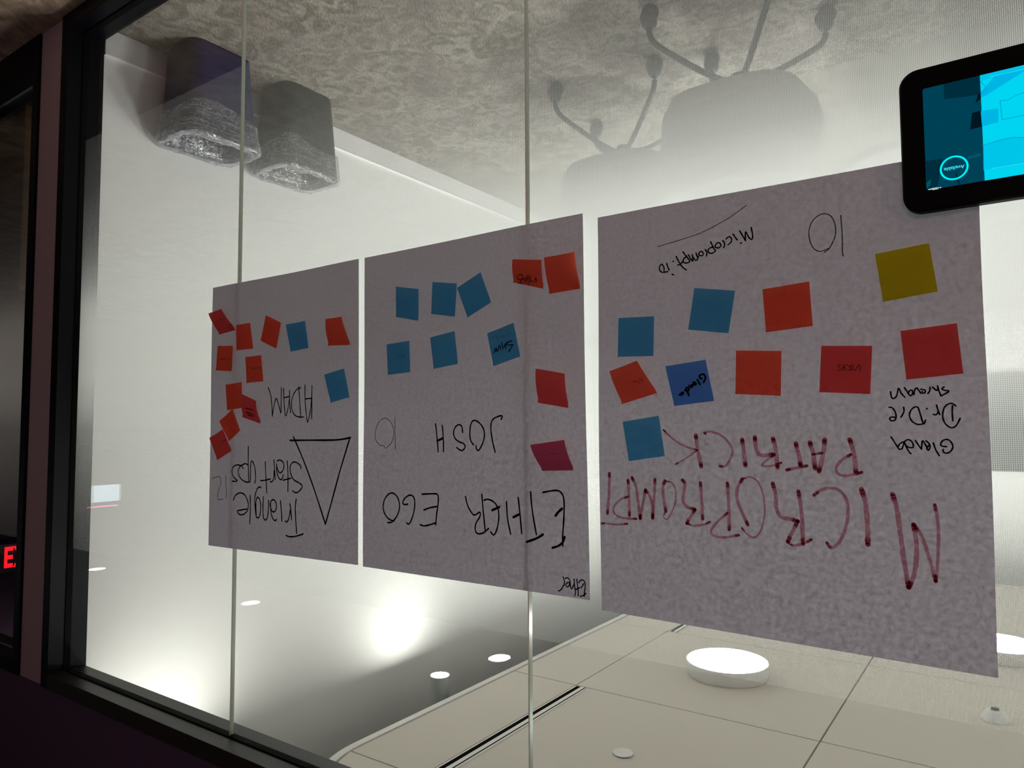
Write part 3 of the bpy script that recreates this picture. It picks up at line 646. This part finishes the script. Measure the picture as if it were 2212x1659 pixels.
def write(sheet, name, off, s, strokes, wd, mats, lift=.0005, label=None, dots=0):
    o = sheets[sheet-1]; bm = bmesh.new()
    for k, st in enumerate(strokes):
        w_ = wd
        if isinstance(st, tuple): st, w_ = st
        P = [onpaper(off[0]+x/s, off[1]+y/s, lift+.00004*(k % 6)) for x, y in st]
        ribbon(bm, P, w_)
        if dots:
            for a, b in ((P[0], P[1]), (P[-1], P[-2])):
                d = (b-a); q = a+d*min(1, dots/max(d.length, 1e-4))
                ribbon(bm, [a, q], w_*1.05, mi=1, zoff=-.0001)
    bmesh.ops.translate(bm, verts=bm.verts, vec=-o.location)
    me = bpy.data.meshes.new(name); bm.to_mesh(me); bm.free()
    c = bpy.data.objects.new(name, me); C.objects.link(c); c.parent = o
    for m_ in mats: me.materials.append(M[m_])
    if label: c['label'] = label
BI = ('black_ink',); RI = ('red_ink', 'red_ink_dark')
A_ = ((450, 930), 6.9125)
write(1, 'handwriting', *A_, [[(1310,1025),(1298,1150),(1305,1350),(1318,1535)],[(1163,1565),(1200,1583),(1290,1582),(1415,1545)],
 [(1218,1095),(1232,1200),(1242,1332)],[(1225,1180),(1205,1300),(1175,1365),(1152,1350)],[(1078,1048),(1092,1200),(1100,1355)],
 [(930,1085),(945,1045),(985,1035),(1015,1090),(1015,1170),(985,1215),(945,1190),(925,1100)],[(930,1090),(940,1230),(970,1320),(1005,1345),(1020,1325)],
 [(905,1045),(900,1180),(885,1300),(855,1335),(825,1290),(820,1150),(825,990)],
 [(790,855),(770,840),(730,880),(700,1000),(705,1150),(720,1280),(740,1300),(765,1290),(785,1200),(785,1080),(760,1010),(735,1000),(715,1080),(722,1270)],
 [(630,970),(635,1150),(625,1390)],[(385,1035),(410,970),(480,930),(550,960),(600,1070),(595,1180),(550,1240),(490,1258),(450,1230),(445,1195),(500,1185),(580,1170)]], .0036, BI, label='black marker word, lower of the two lines')
write(1, 'handwriting', *A_, [[(1378,570),(1375,530),(1320,480),(1260,475),(1222,540),(1230,650),(1280,740),(1350,780),(1400,830),(1370,890),(1310,930),(1255,900)],
 [(1178,455),(1188,640),(1188,910)],[(1115,742),(1170,728),(1235,712)],[(1030,455),(1070,440),(1120,480),(1125,560),(1090,625),(1050,615),(1025,540)],[(1020,500),(1025,620),(1050,700),(1085,735),(1110,700),(1115,660)],
 [(982,438),(990,560),(1000,730)],[(985,600),(975,720),(950,765),(925,762)],[(853,465),(860,650),(878,932)],[(785,748),(850,742),(930,722)],
 [(698,785),(712,700),(700,560),(670,470),(648,460),(640,500),(635,640),(630,755),(600,765)],[(602,235),(602,500),(608,745)],[(600,515),(560,495),(490,530),(455,600),(480,700),(560,765),(630,765)],
 [(525,570),(505,530),(430,513),(375,550),(360,620),(390,700),(440,745),(400,760),(362,752)]], .0034, BI, label='black marker words, upper of the two lines')
write(1, 'handwritten_number', *A_, [[(268,682),(272,850),(275,1010)],[(65,715),(150,688),(190,710),(190,800),(160,900),(145,980),(160,1028),(230,1022)]], .0023, ('thin_ink',), label='thin pen number twelve')
B_ = ((560, 820), 5.027)
write(1, 'drawn_triangle', *B_, [[(370,622),(480,880),(600,1210),(715,1570)],[(980,650),(870,1010),(780,1340),(715,1570)],[(333,660),(560,658),(840,655),(992,630)]], .0042, BI, label='large triangle outline in black marker')
write(1, 'handwriting', *B_, [[(497,58),(497,230),(510,380),(525,462),(550,360),(566,230),(573,65)],[(571,200),(568,425)],[(497,212),(540,205),(572,205)],
 [(428,78),(440,250),(450,405)],[(450,88),(405,110),(360,190),(350,300),(380,380),(430,405),(480,405)],
 [(328,118),(330,250),(340,362)],[(262,98),(270,250),(283,395),(310,320),(328,200)],[(272,195),(328,185)],
 [(240,88),(238,230),(235,365),(215,290),(190,210),(175,220),(155,310),(142,400)],[(142,400),(138,300),(125,170),(97,88)]], .0030, BI, label='four black capitals beside the blue note')
C_ = ((800, 880), 6.9125)
write(2, 'handwriting', *C_, [[(1950,180),(1965,125),(1880,145),(1820,190),(1798,270),(1805,400),(1830,540),(1862,672)],
 [(1540,560),(1500,500),(1485,400),(1495,270),(1530,200),(1590,205),(1660,270),(1700,370),(1690,490),(1640,610),(1605,645),(1580,610),(1577,575)],
 [(1378,375),(1365,285),(1320,258),(1265,300),(1242,390),(1270,470),(1330,515),(1390,540),(1415,590),(1380,640),(1335,635),(1290,600)],
 [(975,245),(995,420),(1015,665)],[(1075,270),(1090,450),(1095,662)],([(1000,500),(1085,460)], .0045)], .0031, BI, label='four black capitals, smaller row')
write(2, 'handwritten_number', *C_, [[(370,150),(370,400),(376,622)],[(210,605),(205,572),(150,565),(90,500),(72,420),(100,280),(165,185),(235,162),(300,210),(345,310),(350,420),(310,540),(230,612)]], .0018, ('thin_ink',), label='thin pen number ten')
D_ = ((820, 1040), 5.2667)
write(2, 'handwriting', *D_, [[(1855,125),(1950,108),(2030,105),(2080,150),(2098,240),(2095,420),(2083,600),(2083,735)],([(2075,310),(2035,345),(2000,390)], .0048),([(2105,630),(2085,690),(2030,735),(1965,755)], .0042),
 [(1717,118),(1735,330),(1783,605)],([(1858,603),(1780,650),(1672,688)], .0045),[(1575,183),(1595,360),(1615,592)],[(1442,230),(1455,430),(1490,600)],([(1585,375),(1520,408)], .0045),
 [(1188,215),(1230,203),(1300,235),(1345,310),(1355,420),(1335,540),(1300,608),(1262,575)],([(1362,290),(1280,328)], .0045),
 [(1162,145),(1175,300),(1200,555)],[(978,172),(1000,270),(1050,360),(1085,382),(1140,350),(1140,400),(1095,480),(1090,560),(1120,595),(1180,585),(1240,535)]], .0032, BI, label='long black capital word, first of its line')
write(2, 'handwriting', *D_, [[(483,145),(600,140),(660,150),(668,230),(650,370),(640,492)],[(505,325),(570,300),(650,285)],[(462,492),(510,505),(580,490),(640,470)],
 [(322,258),(280,262),(265,240),(290,190),(345,155),(390,180),(402,260),(385,370),(350,465),(325,485),(308,470)],
 [(92,468),(140,460),(200,390),(228,290),(210,190),(160,135),(110,140),(60,200),(40,290),(60,370),(110,430),(165,450)]], .0034, BI, label='short black capital word, last of its line')
write(2, 'handwriting', (1190, 1230), 22.12, [[(1330,640),(1400,540),(1500,500),(1590,560),(1630,680),(1630,900),(1600,1100),(1595,1290)],[(1440,880),(1510,780),(1565,680)],[(1400,1290),(1500,1270),(1600,1220),(1670,1140)],
 [(1240,470),(1270,800),(1300,1100),(1300,1270)],[(1105,460),(1120,700),(1160,1000),(1175,1100),(1155,1240)],[(1180,960),(1280,920),(1375,865)],
 [(1120,650),(1060,800),(1000,910),(960,920),(930,780),(915,600),(870,480),(780,400),(680,440)],[(880,640),(820,620),(740,680),(710,770),(780,840),(860,790),(885,690)],[(580,360),(640,540),(640,680),(610,780)],[(620,740),(540,880),(460,980),(390,1025),(345,1015)]], .0022, BI, label='small black word in the sheet corner')
F_ = ((1410, 430), 9.217)
write(3, 'handwriting', *F_, [[(1958,565),(1985,700),(1985,780),(1960,800),(1910,760),(1855,655),(1840,700),(1848,830)],[(1848,830),(1800,750),(1730,630)],[(1595,695),(1640,760),(1685,815)],[(1745,878),(1765,872)],
 [(1460,795),(1500,755),(1545,755),(1570,800),(1555,860),(1498,910)],[(1390,825),(1425,870),(1430,930),(1408,968)],[(1310,975),(1250,960),(1245,920),(1290,870),(1340,880),(1355,930),(1310,975)],
 [(1152,850),(1185,920),(1225,1000)],[(1195,955),(1130,980),(1100,1030),(1130,1075),(1190,1075),(1245,1035),(1240,1010)],[(1045,1005),(1078,1060),(1070,1135)],
 [(920,1110),(930,1060),(980,1045),(1005,1085),(985,1130),(930,1120)],[(915,1158),(880,1120),(865,1075)],[(875,1120),(895,1170),(885,1210),(850,1215),(810,1170),(785,1110)],[(785,1110),(797,1180),(797,1240),(750,1180),(712,1110)],
 [(603,1050),(660,1130),(735,1225),(720,1260),(660,1275),(610,1255),(620,1190),(680,1135)],[(468,1140),(545,1290),(610,1370),(672,1410)],[(500,1315),(550,1300),(600,1240)],
 [(405,1242),(418,1242)],[(280,1280),(305,1360),(332,1415)],[(385,1495),(420,1512)],[(305,1445),(190,1460),(135,1400),(150,1330),(185,1300),(225,1360),(230,1440)]], .0022, BI, label='slanting small black web address')
write(3, 'underline', *F_, [[(105,948),(330,880),(640,785),(960,670),(1260,520),(1530,365),(1700,245),(1860,125)]], .0014, ('thin_ink',), label='thin curved pen line')
write(3, 'handwritten_number', (1700, 380), 3.19, [[(370,273),(380,400),(382,520),(388,552)],[(258,525),(290,500),(330,420),(332,340),(300,275),(240,262),(175,310),(150,390),(170,480),(220,520),(285,500)]], .0018, ('thin_ink',), label='pen number ten near the tablet')
G_ = ((1900, 820), 9.215)
write(3, 'handwriting', *G_, [[(1285,145),(1240,180),(1290,210),(1380,230),(1330,270),(1225,325)],[(1225,325),(1180,220),(1155,125)],[(1155,195),(1130,215),(1055,150)],[(1005,155),(1000,220),(962,280)],
 [(820,190),(865,200),(910,215),(900,265),(860,265),(845,235)],[(825,275),(770,200),(740,165),(700,210),(685,300)],[(655,290),(660,230),(620,210),(585,240),(580,290),(620,320),(655,290)],[(495,160),(550,240),(590,300)],[(220,240),(235,340),(280,380),(340,320),(380,170),(430,270),(505,352)]], .0020, BI, label='first of three small black words')
write(3, 'handwriting', *G_, [[(1518,525),(1460,480),(1390,478),(1300,540),(1260,660),(1265,780),(1320,890),(1430,958),(1530,910),(1605,770)],[(1452,515),(1448,650),(1458,820)],[(1135,505),(1160,600),(1200,698)],[(1170,640),(1130,700),(1070,690)],[(935,575),(950,577)],
 [(775,575),(810,680),(875,880),(915,805)],[(770,560),(720,540),(640,590),(595,700),(640,820),(750,890),(880,880)],[(480,548),(485,640),(425,750)],[(190,552),(250,560),(310,640),(330,740),(300,810),(240,820),(205,790),(230,745),(330,755)]], .0020, BI, label='middle of three small black words')
write(3, 'handwriting', *G_, [[(1335,1335),(1250,1325),(1215,1285),(1260,1215),(1350,1190),(1430,1250),(1460,1350),(1400,1440),(1320,1465),(1265,1430),(1270,1390)],[(1070,1258),(1120,1400),(1190,1515)],
 [(925,1220),(985,1270),(1005,1350),(970,1405),(945,1370),(980,1310)],[(940,1340),(880,1240),(850,1225),(843,1300),(835,1385)],[(835,1385),(780,1310),(715,1212)],[(625,1475),(570,1410),(490,1240)],[(490,1240),(560,1195),(640,1230),(675,1320),(650,1355),(560,1340),(510,1290)],
 [(230,1140),(300,1250),(375,1365)],[(470,1240),(400,1280),(370,1350),(400,1385),(450,1370),(490,1250)]], .0020, BI, label='last of three small black words')
H_ = ((1290, 1010), 6.1444)
write(3, 'red_handwriting', *H_, [[(165,75),(160,330),(138,610)],([(60,740),(110,740),(250,755),(405,745)], .0036),[(413,165),(425,400),(432,635)],([(415,385),(310,425),(225,520),(225,600),(300,655),(420,675),(525,680)], .0038),
 [(465,128),(520,260),(550,480),(575,675)],[(575,675),(610,480),(645,295)],[(645,295),(700,380),(735,500),(740,670)],[(740,670),(760,400),(772,155)],
 [(905,175),(875,260),(885,400),(915,580)],([(915,178),(990,200),(1045,290),(1040,470),(960,650),(915,685),(885,640),(910,585)], .0024),
 [(1135,165),(1170,210),(1150,350),(1145,450),(1200,520),(1305,555)],[(1305,555),(1250,640),(1195,740)],([(1195,740),(1290,770),(1420,755),(1500,720)], .0036),[(1375,200),(1390,420),(1405,680)],
 [(1732,205),(1750,500),(1758,825)],([(1735,600),(1600,720),(1515,840),(1560,905),(1690,925),(1885,895)], .0040),
 [(2005,760),(1930,600),(1865,430),(1865,280),(1930,150)],([(1930,150),(2030,122),(2130,180),(2200,330),(2230,560),(2190,800),(2120,910),(2060,920),(1980,870),(1925,800)], .0028)], .0052, RI, label='second half of the long red marker word', dots=.006)
write(3, 'red_handwriting', (1630, 1020), 5.2667, [[(208,125),(245,260),(250,400),(300,505),(400,530),(495,555)],[(495,555),(430,680),(380,790)],([(380,790),(430,830),(560,810),(650,765)], .0038),[(500,215),(535,440),(555,815)],
 ([(675,262),(750,205),(860,180),(970,210),(1050,320),(1065,480),(1030,660),(960,800),(870,862),(825,800)], .0044),([(1218,195),(1265,360),(1285,600),(1290,820)], .0066),
 ([(1570,250),(1620,420),(1660,700),(1700,1000),(1755,1310)], .0062),([(1755,1310),(1820,1150),(1845,850),(1810,595)], .0058),([(1810,595),(1900,720),(1990,980),(2062,1240)], .0046),([(2062,1240),(2085,1000),(2090,600),(2050,370)], .0040)], .0056, RI, label='first half of the long red marker word', dots=.008)
write(3, 'red_handwriting', (1420, 910), 4.8087, [[(403,145),(425,310),(460,470)],([(68,90),(160,180),(280,255),(420,300)], .0032),([(195,445),(300,385),(420,300)], .0026),
 ([(505,130),(490,118),(560,108),(670,150),(750,230),(785,310),(750,410),(700,470),(650,465)], .0036),[(883,190),(900,300),(918,460)],
 [(1015,165),(1030,290),(1080,352),(1210,345)],[(1203,180),(1235,320),(1250,480)],([(1220,350),(1130,410),(1090,460),(1190,462),(1290,430)], .0030),
 [(1440,230),(1470,350),(1490,460)],([(1345,505),(1440,485),(1555,462)], .0044),[(1585,220),(1620,340),(1640,490)],[(1740,190),(1720,360),(1680,520)],([(1610,345),(1710,330)], .0032),
 [(2000,190),(2045,350),(2065,540)],([(2010,345),(1920,400),(1860,480),(1880,545),(1960,565),(2060,545),(2125,530)], .0042)], .0062, RI, label='shorter red marker word in capitals', dots=.005)
def nwrite(i, off, s, strokes, wd, mat):
    o, A, B, ya, L = notes[i]; bm = bmesh.new(); q = N[i][1]
    for st in strokes:
        P = []
        for x, y in st:
            X, Y = off[0]+x/s, off[1]+y/s
            tt = max(0, min(1, ((q[3][1]+q[2][1])/2-Y)/((q[3][1]+q[2][1])/2-(q[0][1]+q[1][1])/2)))
            e = 0 if tt < .12 else (tt-.12)/.88; g = 1-(1-e)**1.7 if N[i][3] > 12 else e
            yy = ya*(1-g)+(ya-L)*g-.0012; P.append(at(X, Y, yy))
        ribbon(bm, P, wd)
    bmesh.ops.translate(bm, verts=bm.verts, vec=-o.location)
    me = bpy.data.meshes.new('handwriting'); bm.to_mesh(me); bm.free(); c = bpy.data.objects.new('handwriting', me); C.objects.link(c); c.parent = o; me.materials.append(M[mat])
nwrite(4, (1700, 380), 3.19, [[(503,1342),(497,1298),(470,1342)],[(455,1300),(458,1340)],[(440,1300),(443,1342)],[(410,1300),(443,1325),(418,1342)],[(402,1342),(392,1300),(380,1342)],[(396,1322),(384,1322)],[(370,1302),(354,1300),(352,1315),(368,1326),(366,1340),(350,1338)]], .0011, 'thin_ink')
K_ = ((1300, 760), 8.508)
nwrite(8, *K_, [[(1840,495),(1795,470),(1815,420),(1880,418),(1905,480),(1870,560)],[(1755,510),(1805,600)],[(1735,590),(1700,555),(1680,580),(1722,605)],[(1680,620),(1655,600),(1655,655),(1605,618)],[(1600,800),(1560,700),(1525,710)],[(1560,730),(1602,700),(1590,655),(1550,665)],[(1425,790),(1480,782),(1500,745),(1460,755)]], .0030, 'black_ink')
nwrite(7, *K_, [[(752,552),(737,510),(735,470)],[(745,535),(700,495)],[(705,600),(685,545),(692,500)],[(655,570),(645,540),(622,562)],[(605,562),(590,530),(560,560)]], .0010, 'thin_ink')
L_ = ((1090, 540), 6.144)
nwrite(13, *L_, [[(205,440),(238,340),(190,330),(165,365),(200,395),(255,385)],[(300,380),(270,372),(262,400),(290,412),(300,340)],[(318,335),(308,400)],[(345,345),(315,465)],[(332,360),(348,425),(372,408),(398,428),(430,400),(402,372),(432,436)],[(180,432),(232,446)]], .0014, 'black_ink')
nwrite(17, (780, 440), 3.606, [[(1175,1070),(1140,1078),(1132,1100),(1185,1098)],[(1180,1100),(1150,1152)],[(1152,1072),(1110,1118)],[(1118,1090),(1128,1130)],[(1095,1080),(1105,1132)],[(1088,1130),(1078,1102),(1062,1150),(1050,1120)],[(1035,1132),(1052,1145),(1030,1158)]], .0018, 'black_ink')
nwrite(17, (780, 440), 3.606, [[(1015,1048),(1040,1035)],[(1050,1050),(1062,1030)],[(1075,1045),(1110,1030)],[(1125,1025),(1145,1015)],[(1150,1015),(1172,1008)]], .0012, 'faint_ink')
nwrite(19, (780, 860), 3.686, [[(1497,438),(1510,443),(1525,438),(1545,448)],[(1550,448),(1560,436),(1572,446)]], .0010, 'faint_ink')
nwrite(15, (780, 440), 3.606, [[(285,1160),(292,1192),(306,1170),(315,1190)],[(325,1180),(342,1188),(330,1200)]], .0012, 'faint_ink')
J_ = ((440, 650), 4.611)
nwrite(20, *J_, [[(142,200),(165,185),(195,182)],[(245,262),(262,235),(285,240),(280,268),(250,268)]], .0022, 'faint_ink')
nwrite(25, *J_, [[(165,575),(190,582),(225,572)],[(235,580),(262,572)]], .0022, 'faint_ink')
nwrite(26, *J_, [[(470,665),(500,680),(520,662)],[(530,672),(565,665)]], .0022, 'faint_ink')
nwrite(29, *J_, [[(420,1070),(470,1080),(525,1105)],[(425,1110),(480,1125),(530,1145)],[(440,1135),(500,1150)]], .0032, 'thin_ink')
nwrite(31, *J_, [[(170,1415),(190,1395),(220,1385)],[(200,1410),(208,1385)]], .0022, 'faint_ink')
# ------------------------------------------------------------------ tablet on the glass
TY = YW-.034
P1, P2 = at(1990, 146, TY), at(1990, 457, TY); zt, zb = P2.z, P1.z     # photo is upside down: bottom of the photo is up
xr = at(1945, 300, TY).x; xl = xr-.312
tab = empty('tablet', ((xl+xr)/2, TY, (zt+zb)/2), label='black rounded room-booking tablet with cyan screen mounted on the glass', cat='tablet')
def rr_xz(bm, x0, z0, x1, z1, r, y, n=8):
    return [bm.verts.new((a, y, b)) for a, b in rrect(x0, z0, x1, z1, r, n)]
bm = bmesh.new(); Ls = []
for ins, y in ((.006, YW-.0068), (0, YW-.016), (0, TY+.004), (.0025, TY)):
    Ls.append([Vector((a, y, b)) for a, b in rrect(xl+ins, zb+ins, xr-ins, zt-ins, .026-ins*.5, 8)])
skin(bm, Ls, True, True); from_bm('case', bm, tab, ('tabblack',))
S = TY-.0006
s0, s1 = at(1991, 193, S), at(2003, 411, S); sx1 = (s0.x+s1.x)/2; sz0, sz1 = s0.z, s1.z; sx0 = xl+(xr-sx1)
bm = bmesh.new(); bm.faces.new([bm.verts.new((a, S, b)) for a, b in rrect(sx0, sz0, sx1, sz1, .003, 4)]); scr = from_bm('screen', bm, tab, ('teal',))
def shape(name, pts, mat, k, parent=scr):
    bm = bmesh.new(); V_ = []
    for x, y in pts:
        p = at(x, y, S-.0001*k); p.x = max(sx0, min(sx1, p.x)); p.z = max(sz0, min(sz1, p.z)); V_.append(bm.verts.new(p))
    bm.faces.new(V_); me = bpy.data.meshes.new(name); bm.to_mesh(me); bm.free()
    o = bpy.data.objects.new(name, me); C.objects.link(o); me.materials.append(M[mat]); o.parent = parent; return o
def sline(pts, mat, k, wd=.0006):
    bm = bmesh.new(); ribbon(bm, [at(x, y, S-.0001*k) for x, y in pts], wd); me = bpy.data.meshes.new('picture_line'); bm.to_mesh(me); bm.free()
    o = bpy.data.objects.new('picture_line', me); C.objects.link(o); me.materials.append(M[mat]); o.parent = scr
T_ = lambda L: [(1980+x/5.3534, 120+y/5.3534) for x, y in L]
xd = (at(2117, 157, S).x+at(2127, 394, S).x)/2
bm = bmesh.new(); bm.faces.new([bm.verts.new(p) for p in ((sx0, S-.0002, sz0), (xd, S-.0002, sz0), (xd, S-.0002, sz1), (sx0, S-.0002, sz1))])
me = bpy.data.meshes.new('bright_panel'); bm.to_mesh(me); bm.free(); o = bpy.data.objects.new('bright_panel', me); C.objects.link(o); me.materials.append(M['cyan']); o.parent = scr
shape('picture_shape', T_([(310,310),(722,200),(735,440),(690,460),(320,505)]), 'teal_dk', 2)
shape('picture_shape', T_([(715,440),(742,430),(745,500),(676,553)]), 'teal_dk2', 3)
shape('picture_shape', T_([(640,665),(745,635),(755,822),(620,856)]), 'teal_dk2', 3)
shape('picture_shape', T_([(105,1220),(300,1190),(240,1530),(120,1560)]), 'teal_dk', 2)
shape('picture_shape', T_([(590,1170),(745,1125),(742,1160),(600,1200)]), 'teal_hi', 3)
shape('picture_shape', T_([(100,1480),(165,1425),(160,1490),(120,1540)]), 'teal_hi', 3)
shape('picture_shape', T_([(740,640),(945,612),(945,770),(757,820)]), 'cyan_mid', 3)
shape('picture_shape', T_([(745,420),(900,240),(1240,160),(1240,185),(960,360),(790,470),(745,480)]), 'cyan_mid', 3)
shape('picture_shape', T_([(730,200),(1000,140),(1240,75),(1240,150),(880,250),(735,300)]), 'cyan_soft', 3)
shape('picture_shape', T_([(770,1040),(950,970),(1100,940),(1240,950),(1240,1240),(880,1300),(775,1330)]), 'cyan_soft', 3)
for L in ([(835,245),(1040,205),(1235,160)], [(875,1305),(1060,1275),(1240,1245)]): sline(T_(L), 'cyan_hi', 5, .0004)
for L in ([(965,520),(990,745)], [(985,742),(1240,690)], [(965,522),(1060,510),(1130,470),(1240,430)], [(760,1040),(950,985),(1100,950),(1240,948)], [(745,300),(800,380),(745,440)]): sline(T_(L), 'cyan_ink', 5, .0007)
sline(T_([(455,1360),(480,1440),(500,1510)]), 'teal_dk2', 4, .0010)
# round status badge
cc = at(1980+433/5.3534, 120+1300/5.3534, S); rad = abs(at(1980+266/5.3534, 120+1320/5.3534, S).x-at(1980+600/5.3534, 120+1285/5.3534, S).x)/2
bm = bmesh.new(); n = 48; a1 = [bm.verts.new((cc.x+math.cos(2*math.pi*i/n)*rad, S-.0006, cc.z+math.sin(2*math.pi*i/n)*rad)) for i in range(n)]
a2 = [bm.verts.new((cc.x+math.cos(2*math.pi*i/n)*rad*.86, S-.0006, cc.z+math.sin(2*math.pi*i/n)*rad*.86)) for i in range(n)]
for i in range(n): bm.faces.new((a1[i], a1[(i+1) % n], a2[(i+1) % n], a2[i]))
me = bpy.data.meshes.new('status_ring'); bm.to_mesh(me); bm.free(); o = bpy.data.objects.new('status_ring', me); C.objects.link(o); me.materials.append(M['cyan_line']); o.parent = scr
cu = bpy.data.curves.new('status_text', 'FONT'); cu.body = 'Available'; cu.size = rad*.40; cu.align_x = 'CENTER'; cu.align_y = 'CENTER'; cu.offset = .00012
me = text_mesh(cu); me.transform(Matrix(((1, 0, 0, cc.x), (0, 0, -1, S-.0007), (0, 1, 0, cc.z), (0, 0, 0, 1))))
o = bpy.data.objects.new('status_text', me); C.objects.link(o); me.materials.clear(); me.materials.append(M['cyan_hi']); o.parent = scr
cu = bpy.data.curves.new('battery_text', 'FONT'); cu.body = '100%'; cu.size = .0042; cu.align_x = 'CENTER'; cu.align_y = 'CENTER'; cu.offset = .0001
b0 = at(1980+220/5.3534, 120+1538/5.3534, S)
me = text_mesh(cu); me.transform(Matrix(((1, 0, 0, b0.x), (0, 0, -1, S-.0007), (0, 1, 0, b0.z), (0, 0, 0, 1))))
o = bpy.data.objects.new('battery_text', me); C.objects.link(o); me.materials.clear(); me.materials.append(M['white_e']); o.parent = scr
shape('battery_symbol', T_([(135,1545),(180,1538),(182,1555),(138,1563)]), 'white_e', 6)
shape('wireless_symbol', T_([(260,1532),(275,1520),(290,1530),(276,1545)]), 'white_e', 6)
